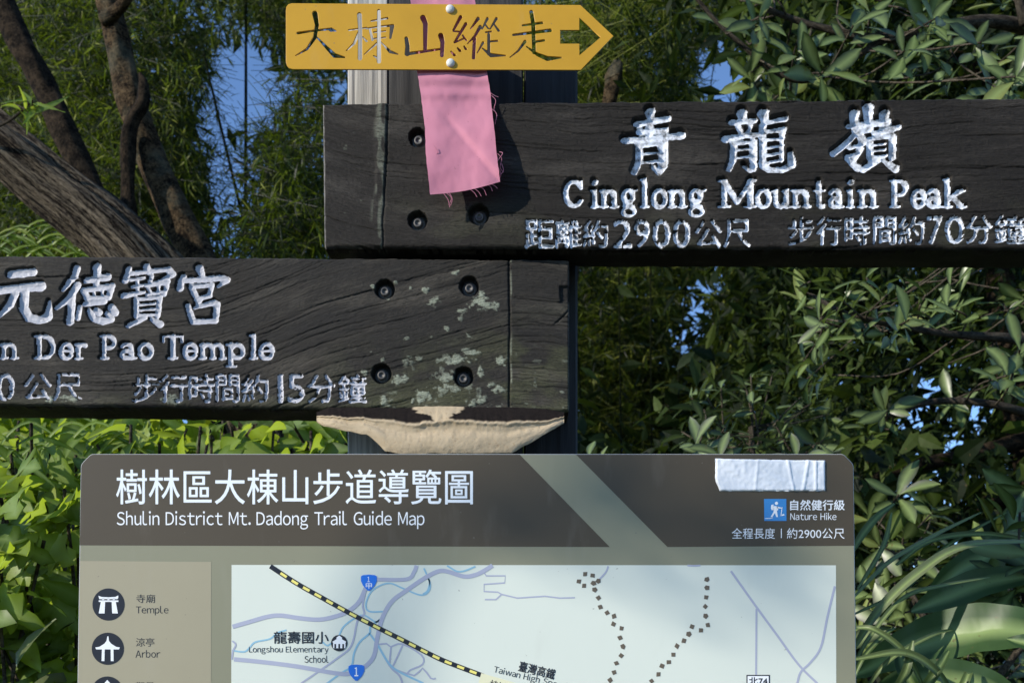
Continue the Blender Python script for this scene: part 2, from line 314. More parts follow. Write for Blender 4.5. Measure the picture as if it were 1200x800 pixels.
# ------------------------------------------------------------------ carved boards
def carved_board(name, corners, plane, thick, mat_, paint, grain, glyphs, bolts, cracks_seed, extra, loc, label, step=.8):
    (xl0, yt0), (xr0, yt1), (xr1, yb1), (xl1, yb0) = corners
    nx = int(abs(xr0-xl0)/step); ny = int((yb0-yt0)/step)
    u = np.linspace(0, 1, nx+1)[None, :]+np.zeros((ny+1, 1)); v = np.linspace(0, 1, ny+1)[:, None]+np.zeros((1, nx+1))
    X = (xl0*(1-v)+xl1*v)*(1-u)+(xr0*(1-v)+xr1*v)*u
    top = yt0*(1-u)+yt1*u; bot = yb0*(1-u)+yb1*u
    top = top+1.2*(vnoise(X/14, 0*X, 91)-.5)+.7*(vnoise(X/4, 0*X, 92)-.5); bot = bot+1.4*(vnoise(X/16, 0*X, 93)-.5)
    Y = top*(1-v)+bot*v
    gu, gv = grain(X, Y)
    h = .0003*(fbm(gu/90, gv/6, 3, 4)-.5)+.0007*(fbm(gu/45, gv/2.6, 8, 2)-.5)+.0008*(fbm(X/120, Y/60, 4, 2)-.5)+.00045*(vnoise(gu/2.5, gv/1.3, 18)-.5)
    crack_and_shade = np.zeros_like(X); rg = np.random.default_rng(cracks_seed)
    gmin, gmax = gv.min(), gv.max(); umin, umax = gu.min(), gu.max()
    nc = int((gmax-gmin)*(umax-umin)/1150)
    for i in range(nc):
        big = rg.random() < .36
        c0 = rg.uniform(gmin, gmax); us = rg.uniform(umin-50, umax); ln_ = rg.uniform(120, 380) if big else rg.uniform(25, 130)
        wv = c0+2.2*(vnoise(gu/45+i*3.1, 0*gu, 50+i)-.5)+1.3*(vnoise(gu/9, 0*gu, 150+i)-.5)+.6*(vnoise(gu/3, 0*gu, 250+i)-.5)
        wd = .8 if big else .5
        env = sstep(us, us+20, gu)*(1-sstep(us+ln_-25, us+ln_, gu))*(.55+.6*vnoise(gu/18, 0*gu+i, 77))
        k = np.exp(-((gv-wv)/wd)**2)*env
        h -= (.0012 if big else .0006)*k; crack_and_shade = np.maximum(crack_and_shade, k*(.9 if big else .45))
    m = np.zeros_like(X); gid = np.full(X.shape, -1); depth = np.zeros_like(X)
    for gi, g in enumerate(glyphs):
        if g['t'] == 's':
            st = g['s']; P = [q for s in st for q in s]
            x0, x1 = min(p[0]-p[2] for p in P)-3, max(p[0]+p[2] for p in P)+3; y0, y1 = min(p[1]-p[2] for p in P)-3, max(p[1]+p[2] for p in P)+3
            w_ = (X > x0) & (X < x1) & (Y > y0) & (Y < y1)
            if not w_.any(): continue
            xs, ys = X[w_], Y[w_]
            jx = .8*(vnoise(xs/4, ys/4, 31)-.5); jy = .8*(vnoise(xs/4, ys/4, 32)-.5)
            sd = strokes_sdf(xs+jx, ys+jy, st)-g.get('grow', .3)
            sp_ = strokes_sdf(xs+jx-.55*g.get('off', 1), ys+jy-.75*g.get('off', 1), st)-g.get('grow', .3); mm = sstep(.9, -1.0, np.maximum(sp_, sd)); dd = g['d']*(sstep(1.7, -1.0, sd)*.8+.2*np.clip(-sd/6, 0, 1)); grv = sstep(1.4, .2, sd)  # shade put into the colour: paint held off the dark upper-left groove walls
        else:
            img, ox, oy, rs = glyph_raster(g['c'], *g['box']); x0, x1, y0, y1 = g['box']
            w_ = (X > x0-3) & (X < x1+3) & (Y > y0-3) & (Y < y1+3)
            if not w_.any(): continue
            xs, ys = X[w_], Y[w_]; jx = 1.2*(vnoise(xs/3, ys/3, 33)-.5); jy = 1.2*(vnoise(xs/3, ys/3, 34)-.5)
            q = sample(img, (xs+jx-ox)*rs, (ys+jy-oy)*rs); q2 = np.minimum(q, sample(img, (xs+jx-ox-.3)*rs, (ys+jy-oy-.45)*rs)); mm = sstep(.05, .34, q2)*np.where(vnoise(xs/3.2, ys/3.2, 35) < .24, .3, 1); dd = g['d']*sstep(.02, .55, q); grv = sstep(.05, .3, q)  # same paint offset, a painted shade along each glyph's upper-left edge
        cur = m[w_]; new = mm > cur; m[w_] = np.maximum(cur, mm); gg = gid[w_]; gg[new & (mm > .3)] = gi; gid[w_] = gg
        depth[w_] = np.maximum(depth[w_], dd); crack_and_shade[w_] = np.maximum(crack_and_shade[w_], .75*grv)  # bare dirty groove wood, darkened to stand in for shade as well
    h = h*(1-.6*m)-depth+m*.0005*(fbm(X/3, Y/3, 44, 3)-.5)
    bore = np.zeros_like(X)
    for bx, by, br in bolts:
        r = np.hypot(X-bx, Y-by)+.8*(vnoise(np.arctan2(Y-by, X-bx)*3, 0*X, int(bx))-.5)
        k = sstep(br+.7, br-.7, r); h = h*(1-k)-.011*k; bore = np.maximum(bore, k); crack_and_shade = np.maximum(crack_and_shade, .8*sstep(br+2.2, br-.5, r))
    lich = np.zeros_like(X); moss = np.zeros_like(X)
    h, lich, moss, crack_and_shade = extra(X, Y, h, lich, moss, crack_and_shade)
    e = np.minimum(np.minimum(X-(xl0*(1-v)+xl1*v), (xr0*(1-v)+xr1*v)-X), Y-top)
    h -= .0022*np.clip(1-e/2.2, 0, 1)**2; eb = bot-Y; h -= .004*np.clip(1-eb/4.5, 0, 1)**2
    V = plane(X, Y, h); attrs = dict(gu=gu, gv=gv, crack_and_shade=crack_and_shade, lichen=lich*(1-bore), moss=moss, endgrain=np.maximum(.6*np.clip(1-e/1.3, 0, 1)*vnoise(X/9, Y/9, 5), .95*sstep(3.2, 1.2, X-(xl0*(1-v)+xl1*v)+1.5*vnoise(Y/5, 0*Y, 8))))
    A = {k: a.ravel() for k, a in attrs.items()}; idx = np.arange((ny+1)*(nx+1)).reshape(ny+1, nx+1)
    Q = np.stack([idx[:-1, :-1], idx[1:, :-1], idx[1:, 1:], idx[:-1, 1:]], -1).reshape(-1, 4)
    cm = lambda a: ((a[:-1, :-1]+a[1:, :-1]+a[1:, 1:]+a[:-1, 1:])/4).reshape(-1)
    fm = cm(m); fg = np.maximum.reduce([gid[:-1, :-1], gid[1:, :-1], gid[1:, 1:], gid[:-1, 1:]]).reshape(-1)
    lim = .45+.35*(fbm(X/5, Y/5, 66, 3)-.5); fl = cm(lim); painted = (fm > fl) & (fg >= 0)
    root = empty(name, loc, **label)
    VV = V.reshape(-1, 3)
    # body: front face without the painted letters, sides and back
    bv, bf, ba = subset(VV, Q, ~painted, A)
    ring = np.concatenate([idx[0, :], idx[1:, -1], idx[-1, -2::-1], idx[-2:0:-1, 0]])
    r0 = VV[ring]; n0 = len(bv); nr = len(ring)
    base = plane(X, Y, 0*X).reshape(-1, 3)[ring]; cen = base.mean(0)
    rings = [r0]; 
    for dz, ins in ((.004, 0), (.4*thick, 0), (.8*thick, 0), (thick, .0015)):
        wob = .0006*(vnoise(np.arange(nr)/5, 0*np.arange(nr)+dz*900, 12)-.5)[:, None]
        rings.append(base-plane.n*dz-(base-cen)*ins/.1*0+wob)
    ev = np.concatenate(rings); k = np.arange(nr); k2 = (k+1) % nr; sf = []
    for j in range(len(rings)-1): sf.append(np.stack([n0+j*nr+k, n0+j*nr+k2, n0+(j+1)*nr+k2, n0+(j+1)*nr+k], -1))
    lr = n0+(len(rings)-1)*nr; bc = n0+len(ev); ev = np.vstack([ev, cen-plane.n*thick])
    back = np.stack([lr+k, lr+k2, np.full(nr, bc)], -1)
    ea = {}
    eg = np.concatenate([np.zeros(nr), *[np.where((ring % (nx+1) == 0) | (ring % (nx+1) == nx), .8, 0)]*4, [0]])
    dd = np.concatenate([np.full(nr, z) for z in (0, 4, 20, 40, 50)]+[[0]])
    for kk in A:
        if kk == 'endgrain': x = eg
        elif kk == 'gu': x = np.concatenate([np.tile(A['gu'][ring], 5), [0]])
        elif kk == 'gv': x = np.concatenate([np.tile(A['gv'][ring], 5), [0]])+dd
        else: x = np.zeros(len(ev))
        ea[kk] = np.concatenate([ba[kk], x])
    me = npmesh(name, np.vstack([bv, ev]), [bf, np.concatenate(sf), back], ea)
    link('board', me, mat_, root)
    for gi, g in enumerate(glyphs):
        mk = painted & (fg == gi)
        if mk.sum() < 6: continue
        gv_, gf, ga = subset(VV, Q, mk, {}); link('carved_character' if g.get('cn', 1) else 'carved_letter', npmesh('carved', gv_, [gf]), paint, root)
    for bx, by, br in bolts:
        bolt(plane, bx, by, root)
    return root
def lathe(plane, cx, cy, prof, seg=20, jitter=0):
    """profile [(radius_m, height_m)] turned about the plane normal"""
    c = plane(np.array(cx), np.array(cy)); ex = np.array([1, 0, 0])-plane.n*plane.n[0]; ex /= np.linalg.norm(ex); ey = np.cross(plane.n, ex)
    vs = []; fs = []
    for i, (r, hh) in enumerate(prof):
        for k in range(seg):
            a = 2*math.pi*k/seg; vs.append(c+ex*math.cos(a)*r+ey*math.sin(a)*r+plane.n*hh)
    for i in range(len(prof)-1):
        for k in range(seg):
            k2 = (k+1) % seg; fs.append((i*seg+k, i*seg+k2, (i+1)*seg+k2, (i+1)*seg+k))
    return np.array(vs), fs
def bolt(plane, bx, by, root):
    v, f = lathe(plane, bx+random.uniform(-.8, .8), by+1, [(.0085, -.011), (.0085, -.009), (.006, -.0085), (.0055, -.0085), (.0052, -.0045), (.0044, -.0038), (.0028, -.0038), (.0024, -.0052), (.0001, -.0052)])
    link('bolt', npmesh('bolt', v, [np.array(f)]), M_STEEL, root)

RP = Plane(at(378, 300, 1.15), (-.062, -1, 0)); LP = Plane(at(600, 300, 1.15), (.0, -1, 0)); TP = Plane(at(600, 400, 1.15), (0, -1, 0))
def row(s, xs, y0, y1, d=.0034, **k):
    return [dict(t='f', c=c, box=(a, b, y0+k.get('dy', 0)*i, y1+k.get('dy', 0)*i), d=d) for i, (c, (a, b)) in enumerate(zip(s, xs))]
def lrow_off(*a, **k): return [dict(g, off=1.9, grow=.55, d=.0045) for g in lrow(*a, **k)]
def lrow(s, xs, base, cap, d=.0036, rs=1.0):
    return [dict(t='s', s=latin(c, a, b, base, cap, rs), d=d, grow=.45, cn=0) for c, (a, b) in zip(s, xs)]
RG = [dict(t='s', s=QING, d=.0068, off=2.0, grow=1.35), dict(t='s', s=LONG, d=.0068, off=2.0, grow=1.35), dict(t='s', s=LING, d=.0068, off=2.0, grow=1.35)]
RG += lrow_off('CinglongMountainPeak', [(660, 687), (690, 703), (702, 725), (726, 748), (748, 762), (762, 783), (782, 805), (805, 828), (842, 886), (884, 905), (904, 927), (927, 951), (953, 969), (970, 990), (990, 1004), (1005, 1030),
      (1043, 1070), (1067, 1087), (1085, 1106), (1105, 1133)], 242, 208, rs=1.02)
RG += row('距離約2900公尺', [(615, 649), (651, 681), (683, 712), (719, 740), (743, 761), (765, 785), (789, 808), (814, 846), (848, 880)], 257, 289)
RG += row('步行時間約70分鐘', [(924, 954), (957, 986), (990, 1019), (1024, 1050), (1053, 1083), (1087, 1105), (1108, 1130), (1132, 1163), (1166, 1202)], 254, 287, dy=-.3)
LG = [dict(t='s', s=YUAN, d=.0040, grow=.95), dict(t='s', s=DE, d=.0040, grow=.95), dict(t='s', s=BAO, d=.0040, grow=.95), dict(t='s', s=GONG, d=.0040, grow=.95)]
LG += lrow('nDerPaoTemple', [(-2, 21), (39, 68), (67, 86), (85, 103), (116, 140), (138, 160), (159, 180), (189, 214), (212, 232), (232, 264), (264, 289), (289, 303), (301, 322)], 420, 391, rs=1.05)
LG += row('0公尺', [(-4, 16), (27, 60), (62, 96)], 437, 469, .0022)
LG += row('步行時間約15分鐘', [(155, 186), (186, 219), (221, 251), (253, 280), (283, 314), (326, 331), (337, 356), (360, 393), (396, 429)], 438, 471, .0022)

def grain_r(X, Y):
    s = Y+9*np.sin(X/170.)+7*(vnoise(X/130, Y/70, 21)-.5)+3*(vnoise(X/40, Y/25, 22)-.5)-.012*(X-378)
    s = s+np.clip((470-X)/90, 0, 1)*(X-470)*-.16
    return X.copy(), s
def grain_l(X, Y):
    k = sstep(150, 400, X)*.42; dx = X-150
    s = Y+np.where(X > 150, k*dx*.62, 0)*np.where(X > 598, 0, 1)+6*(vnoise(X/160, Y/90, 25)-.5)+1.5*(vnoise(X/40, Y/30, 26)-.5)
    s = np.where(X > 598, Y+4*np.sin(X/30)+2*vnoise(X/20, Y/9, 3)+300, s)
    return X.copy(), s
def extra_r(X, Y, h, l, m, c):
    sx = 453+2.6*(vnoise(Y/26, 0*Y, 5)-.5)+.8*(vnoise(Y/4, 0*Y, 15)-.5)-(Y-122)*.035               # vertical split with a lifted strip left of it
    strip = sstep(sx-11-6*vnoise(Y/22, 0*Y, 6), sx-7, X)*(1-sstep(sx-.8, sx+.8, X))
    h = h+.0016*strip*sstep(.25, .7, vnoise(Y/26, 0*Y, 9)+.25); k = np.exp(-((X-sx-1.5)/1.2)**2); c = np.maximum(c, .9*k); h = h-.0016*k
    hl = np.exp(-((X-sx+.4)/1.0)**2)*vnoise(Y/6, 0*Y, 4); l = np.maximum(l, .5*hl); l = np.maximum(l, .32*strip*sstep(.45, .65, vnoise(Y/17, X/5, 29)))+.22*sstep(.80, .86, fbm(X/9, Y/5, 39, 3))*sstep(470, 400, X)
    m = m+.35*sstep(.5, .8, fbm(X/60, Y/30, 71, 3))*sstep(200, 280, Y)
    return h, l, m, c
LI = [(561, 352, 14, 12), (570, 358, 20, 9), (541, 365, 7, 6), (510, 352, 9, 9), (499, 340, 6, 5), (524, 385, 4, 4), (549, 394, 5, 5), (478, 423, 9, 9), (491, 420, 5, 5), (533, 421, 26, 8), (552, 412, 12, 6), (470, 443, 10, 6),
      (467, 446, 8, 7), (586, 424, 7, 8), (526, 441, 24, 8), (562, 436, 5, 8), (523, 456, 20, 8), (494, 466, 15, 12), (575, 450, 6, 5), (585, 455, 9, 7), (451, 470, 10, 10), (448, 421, 4, 3), (476, 396, 4, 3), (427, 436, 6, 5),
      (540, 373, 4, 4), (481, 338, 3, 3), (463, 331, 3, 3), (532, 320, 8, 4), (437, 336, 4, 4), (455, 350, 3, 3), (560, 470, 14, 8), (540, 482, 18, 6), (200, 468, 14, 8), (80, 467, 16, 6), (60, 468, 8, 5), (505, 395, 3, 3), (435, 412, 3, 2)]
def extra_l(X, Y, h, l, m, c):
    f = 0*X
    for x, y, rx, ry in LI: f = np.maximum(f, np.exp(-(((X-x)/rx)**2+((Y-y)/ry)**2)*.8))
    nz = fbm(X/4.2, Y/3.6, 61, 5); l = sstep(.76, .96, f*.62+nz*.78)*.9
    l = np.maximum(l, .5*sstep(.70, .8, fbm(X/11, Y/9, 64, 4))*sstep(380, 460, Y)*sstep(420, 480, X)); h = h+.0006*l
    m = .75*sstep(400, 470, Y+.18*(X-330))*sstep(300, 470, X)*sstep(.3, .6, fbm(X/30, Y/20, 67, 3))+.5*sstep(452, 474, Y)*sstep(.35, .6, fbm(X/25, Y/10, 68, 3))
    sx = 597+1.2*(vnoise(Y/13, 0*Y, 5)-.5); k = np.exp(-((X-sx)/1.1)**2); c = np.maximum(c, k); h = h-.0022*k
    l = np.maximum(l, .6*np.exp(-((X-sx-2.2)/.9)**2)*sstep(.45, .7, vnoise(Y/12, 0*Y, 14)))
    n1 = sstep(655, 657, X-(Y-340)*.05)*sstep(334, 336, Y)*(1-sstep(352, 355, Y)); h = h-.003*n1; c = np.maximum(c, .5*n1)
    n2 = np.exp(-(((Y-370)-(663-X)*.7+((X-650)/8)**2)/1.2)**2)*sstep(648, 653, X); h = h-.002*n2; c = np.maximum(c, n2)
    return h, l, m, c
RB_BOLTS = [(490, 161, 11), (489.5, 258, 11), (561, 251, 12)]
LB_BOLTS = [(451, 338.5, 11.5), (550, 335, 11.5), (447, 437, 11.5), (543.5, 441, 11.5)]
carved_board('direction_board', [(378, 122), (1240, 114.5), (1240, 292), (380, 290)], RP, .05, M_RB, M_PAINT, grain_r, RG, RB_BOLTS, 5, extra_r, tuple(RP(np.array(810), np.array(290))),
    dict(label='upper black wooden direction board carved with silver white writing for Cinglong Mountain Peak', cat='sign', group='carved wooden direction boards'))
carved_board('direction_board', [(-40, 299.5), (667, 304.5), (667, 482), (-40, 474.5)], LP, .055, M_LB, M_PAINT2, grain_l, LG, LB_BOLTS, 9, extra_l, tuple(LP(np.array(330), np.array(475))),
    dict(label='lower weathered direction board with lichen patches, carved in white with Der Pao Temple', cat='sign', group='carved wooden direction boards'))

# ------------------------------------------------------------------ post
def rough_box(x0, x1, ytop, z0, d0, d1, seed):
    """upright timber: front at depth d0, back d1, px extents at the front; slightly worn faces"""
    X0, X1 = (x0-600)/F*d0, (x1-600)/F*d0; Z1 = CAMZ+(800-ytop)/F*d0; nz = 90; nxx = 14
    zs = np.linspace(z0, Z1, nz)
    per = [(X0, d1), (X0, d0+.004), (X0+.002, d0+.0008)]+[(X0+(X1-X0)*t, d0) for t in np.linspace(.04, .96, nxx)]+[(X1-.002, d0+.0008), (X1, d0+.004), (X1, d1)]
    v = []; 
    for z in zs:
        for i, (x, y) in enumerate(per):
            v.append((x, y+.0016*(vnoise(i*1.7+seed, z*6, seed)-.5)+.001*(vnoise(i*5+seed, z*2, seed+1)-.5), z))
    n = len(per); f = [((j)*n+i, j*n+(i+1) % n, (j+1)*n+(i+1) % n, (j+1)*n+i) for j in range(nz-1) for i in range(n)]
    v.append(((X0+X1)/2, (d0+d1)/2, Z1)); c = len(v)-1; t = [((nz-1)*n+i, (nz-1)*n+(i+1) % n, c) for i in range(n)]
    return npmesh('timber', np.array(v, float), [np.array(f), np.array(t)], smooth=False)
post = empty('signpost', (-.05, 1.24, 0), label='upright post of pale, dark and black timbers holding the two carved boards', cat='post')
link('pale_timber', rough_box(407, 455, -90, 0, 1.212, 1.27, 1), M_PALE, post)
link('dark_timber', rough_box(455.5, 613, -80, 0, 1.208, 1.29, 2), M_DARK, post)  # dark wood, with the arrow sign's shadow also put into its colour
link('black_timber', rough_box(614.5, 677, 76, 0, 1.208, 1.29, 3), M_BLACK, post)
def box_np(c0, c1):
    (x0, y0, z0), (x1, y1, z1) = c0, c1
    v = np.array([(x, y, z) for x in (x0, x1) for y in (y0, y1) for z in (z0, z1)], float)
    return v, np.array([(0, 1, 3, 2), (4, 6, 7, 5), (0, 4, 5, 1), (2, 3, 7, 6), (0, 2, 6, 4), (1, 5, 7, 3)])
a0 = at(500, 62, 1.14); a1 = at(555, 18, 1.14)
v, f = box_np((a0[0], 1.140, a0[2]), (a1[0], 1.2075, a1[2])); link('spacer_block', npmesh('spacer', v, [f], smooth=False), M_DARK, post)

# ------------------------------------------------------------------ yellow arrow plate with cut-out characters
YP = Plane(at(527, 45, 1.128), (0, -1, 0))
cut = []
cut += scale_strokes([sk(8, (115, 238, 9), (220, 222, 7), (330, 210, 8), (350, 214, 15), (385, 222, 4)), sk(14, (235, 100, 19), (250, 180), (235, 270, 13), (180, 350, 9), (100, 396, 3)),
    sk(12, (246, 262, 5), (330, 350, 13), (375, 395, 17), (445, 408, 5)),
    sk(6, (475, 217, 6), (600, 200, 5)), sk(14, (548, 108, 16), (553, 200, 14), (552, 415, 15)), sk(10, (545, 235, 10), (510, 312, 9), (456, 362, 3)), sk(8, (572, 265, 4), (598, 293, 9)),
    sk(6, (632, 153), (745, 133, 8)), sk(6, (600, 207), (690, 192), (785, 184, 9)), sk(9, (622, 210, 8), (640, 285, 9)), sk(12, (778, 190, 15), (766, 272, 8)), sk(5, (650, 232), (732, 224)), sk(5, (650, 277), (732, 268)),
    sk(15, (685, 82, 12), (685, 436, 15)), sk(6, (668, 312, 8), (582, 388, 3)), sk(10, (700, 300, 4), (765, 368, 12), (820, 386, 4)), sk(7, (650, 398, 5), (672, 412, 7)),
    sk(15, (878, 275, 13), (886, 330, 15), (884, 382, 18)), sk(9, (884, 384, 12), (1130, 348, 7)), sk(17, (995, 130, 20), (1012, 170, 17), (1010, 350, 13)), sk(15, (1120, 255, 19), (1132, 300, 15), (1128, 395, 13))], 330, 0, 6)
cut += scale_strokes([sk(8, (208, 108, 11), (165, 188, 7)), sk(5, (165, 195), (200, 198)), sk(7, (240, 150, 10), (172, 262, 7)), sk(5, (172, 265), (232, 238)), sk(6, (222, 222), (243, 250)), sk(7, (150, 320, 5), (170, 340, 9)), sk(7, (190, 298, 5), (204, 314, 9)), sk(7, (230, 288, 5), (240, 303, 8)),
    sk(8, (315, 118, 11), (270, 180, 4)), sk(8, (328, 168, 11), (295, 225, 8), (250, 272, 3)), sk(10, (293, 240), (287, 358, 10)),
    sk(7, (372, 118, 9), (340, 182, 4)), sk(6, (358, 152), (378, 178)), sk(7, (427, 118, 9), (388, 182, 4)), sk(7, (412, 150, 5), (440, 190, 9)), sk(5, (362, 202), (395, 197)),
    sk(9, (380, 215), (380, 335)), sk(6, (385, 258), (432, 254)), sk(6, (345, 265, 8), (310, 328, 3)), sk(10, (342, 300, 4), (395, 342, 13), (482, 344, 4)),
    sk(12, (640, 78, 12), (652, 150, 12), (657, 325, 11)), sk(7, (588, 160, 6), (705, 144, 8)), sk(8, (530, 218, 7), (755, 190, 11)), sk(7, (662, 260), (718, 251)), sk(8, (602, 258, 10), (560, 315, 6), (510, 355, 3)), sk(11, (612, 290, 4), (680, 338, 11), (738, 362, 15), (822, 357, 5))], 500, 0, 5.217)
cut = [[(x, y, r+.28) for x, y, r in q] for q in cut]
AH = [(500+x/5.217, y/5.217) for x, y in [(815, 187), (932, 187), (932, 110), (1066, 232), (932, 345), (932, 272), (815, 272)]]
def contours(strokes, step=.3):
    P = [q for s in strokes for q in s]; x0, x1 = min(p[0] for p in P)-6, max(p[0] for p in P)+6; y0, y1 = min(p[1] for p in P)-6, max(p[1] for p in P)+6
    xs = np.arange(x0, x1, step); ys = np.arange(y0, y1, step); X, Y = np.meshgrid(xs, ys)
    D = np.full(X.shape, 9.)
    for s in strokes:
        a, b = min(q[0]-q[2] for q in s)-3, max(q[0]+q[2] for q in s)+3; c, d = min(q[1]-q[2] for q in s)-3, max(q[1]+q[2] for q in s)+3
        i0, i1 = np.searchsorted(ys, (c, d)); j0, j1 = np.searchsorted(xs, (a, b))
        D[i0:i1, j0:j1] = np.minimum(D[i0:i1, j0:j1], strokes_sdf(X[i0:i1, j0:j1], Y[i0:i1, j0:j1], [s]))
    D = np.where(np.abs(D) < 1e-6, 1e-6, D); nxt = {}
    ins = D < 0; code = ins[:-1, :-1]*1+ins[:-1, 1:]*2+ins[1:, 1:]*4+ins[1:, :-1]*8
    T = {1: [(3, 0)], 2: [(0, 1)], 3: [(3, 1)], 4: [(1, 2)], 5: [(3, 2), (1, 0)], 6: [(0, 2)], 7: [(3, 2)], 8: [(2, 3)], 9: [(2, 0)], 10: [(0, 3), (2, 1)], 11: [(2, 1)], 12: [(1, 3)], 13: [(1, 0)], 14: [(0, 3)]}
    def key(i, j, e): return (i, j, 0) if e == 0 else (i, j+1, 1) if e == 1 else (i+1, j, 0) if e == 2 else (i, j, 1)
    def pt(k):
        i, j, o = k; a = D[i, j]; b = D[i, j+1] if o == 0 else D[i+1, j]; t = a/(a-b)
        return (xs[j]+(t*step if o == 0 else 0), ys[i]+(t*step if o == 1 else 0))
    for i, j in zip(*np.nonzero((code > 0) & (code < 15))):
        for a, b in T[int(code[i, j])]: nxt[key(i, j, a)] = key(i, j, b)
    loops = []
    while nxt:
        k0, k = nxt.popitem(); lp = [k0]
        while k != k0 and k in nxt: lp.append(k); k = nxt.pop(k)
        if len(lp) > 8: loops.append([pt(q) for q in lp][::2])
    return loops
rc = [(x, y) for x, y in [(335.5, 13), (336, 9), (338.5, 6), (342, 5)]]
outer = rc+[(680, 7), (718.5, 43), (680.5, 82.5), (343, 81.5), (339, 80), (336.5, 77), (335.5, 73)]
cd = bpy.data.curves.new('plate', 'CURVE'); cd.dimensions = '2D'; cd.fill_mode = 'BOTH'; cd.extrude = .0006; cd.bevel_depth = .0003; cd.bevel_resolution = 1
def area(lp): a = np.array(lp); return .5*np.sum(a[:, 0]*np.roll(a[:, 1], -1)-np.roll(a[:, 0], -1)*a[:, 1])
yc = YP(np.array(527), np.array(45)); kk = 1.128/F
loops = [lp for lp in contours(cut) if abs(area(lp)) > 2]
for lp in [outer, AH]+loops:
    sp = cd.splines.new('POLY'); sp.points.add(len(lp)-1); sp.use_cyclic_u = True
    for p, q in zip(sp.points, lp): p.co = ((q[0]-527)*kk, -(q[1]-45)*kk, 0, 1)
co = bpy.data.objects.new('tmp', cd); COL.objects.link(co)
me = bpy.data.meshes.new_from_object(co.evaluated_get(bpy.context.evaluated_depsgraph_get())); bpy.data.objects.remove(co)
me.transform(Matrix.Translation(yc) @ Matrix.Rotation(math.pi/2, 4, 'X')); me.name = 'plate'
arrow = empty('arrow_sign', tuple(yc), label='yellow metal arrow sign with cut out characters nailed above the upper board', cat='sign')
me.materials.clear(); link('plate', me, M_YEL, arrow)
for x, y in ((527.5, 12), (528, 75)):
    v, f = lathe(YP, x, y, [(.0048, .0008), (.0048, .0022), (.004, .0034), (.002, .0042), (.0001, .0044)], 14); link('nail_head', npmesh('nail', v, [np.array(f)]), M_NAIL, arrow)

# ------------------------------------------------------------------ pink ribbon
m, n, b = mat('pink_cloth'); p = pos(n); wv = noise(n, scalev(n, p, (900, 900, 900)), 1, 2); st = noise(n, p, 45, 4)
c = mix(n, st, (.56, .19, .27), (.68, .26, .35)); c = mix(n, ramp(n, noise(n, p, 230, 2), [(.70, (0, 0, 0)), (.75, (.5, .5, .5))]).outputs[0], c, (.3, .1, .13))
L(n, c, b.inputs['Base Color']); b.inputs['Roughness'].default_value = .75; b.inputs['Sheen Weight'].default_value = .3; bump(n, b, wv, .35, .0005)
t = N(n, 'BsdfTranslucent'); t.inputs[0].default_value = (.7, .2, .3, 1); ms = N(n, 'MixShader'); ms.inputs[0].default_value = .22
L(n, b.outputs[0], ms.inputs[1]); L(n, t.outputs[0], ms.inputs[2]); L(n, ms.outputs[0], n.nodes['Material Output'].inputs[0]); M_PINK = m
rl = np.array([(-40, 481, 556), (0, 481, 556.5), (60, 487, 565), (85, 489, 571), (110, 493, 575), (130, 495.5, 576.5), (150, 498, 579), (180, 499, 582), (200, 501, 584.5), (213, 502.5, 586), (228, 504, 586.5)])
nv, nu = 120, 44; tv = np.linspace(0, 1, nv)[:, None]; tu = np.linspace(0, 1, nu)[None, :]
bl = 228+tu*(-15)-3*np.sin(tu*math.pi)*-1; py = -40+(bl+40)*tv
xl = np.interp(py, rl[:, 0], rl[:, 1]); xr = np.interp(py, rl[:, 0], rl[:, 2]); px = xl+(xr-xl)*tu+.5*(vnoise(py/5, tu*9, 3)-.5)
dep = 1.1345-.017*sstep(88, 215, py)+.0012*np.sin(tu*7+py/40.)+.0022*(fbm(px/16, py/22, 41, 3)-.5)+.0035*np.exp(-((py-92)/9)**2)*-1
fold = (px-500)-(py-120)*.85-10; dep = dep-.0035*sstep(-6, 6, fold)*sstep(120, 160, py)+.0015*np.exp(-(fold/7)**2)*sstep(120, 150, py)-.002*np.exp(-((py-110)/6)**2)
V = at(px, py, dep); idx = np.arange(nv*nu).reshape(nv, nu); Q = np.stack([idx[:-1, :-1], idx[1:, :-1], idx[1:, 1:], idx[:-1, 1:]], -1).reshape(-1, 4)
rib = empty('ribbon', tuple(at(540, 220, 1.118)), label='pink cloth ribbon with frayed end hanging from behind the yellow arrow sign', cat='ribbon')
link('cloth', npmesh('cloth', V.reshape(-1, 3), [Q]), M_PINK, rib)
def thread(pts, r, name='thread', parent=rib, material=None, seg=5):
    p = smooth_line(pts, 4); vs = []; fs = []
    for i, q in enumerate(p):
        d = p[min(i+1, len(p)-1)]-p[max(i-1, 0)]; d /= np.linalg.norm(d)+1e-9; a = np.cross(d, (0, 1, .3)); a /= np.linalg.norm(a)+1e-9; b_ = np.cross(d, a)
        for k in range(seg): t = 2*math.pi*k/seg; vs.append(q+r*(a*math.cos(t)+b_*math.sin(t)))
    for i in range(len(p)-1):
        for k in range(seg): k2 = (k+1) % seg; fs.append((i*seg+k, i*seg+k2, (i+1)*seg+k2, (i+1)*seg+k))
    return np.array(vs), np.array(fs)
vs = []; fs = []; o_ = 0
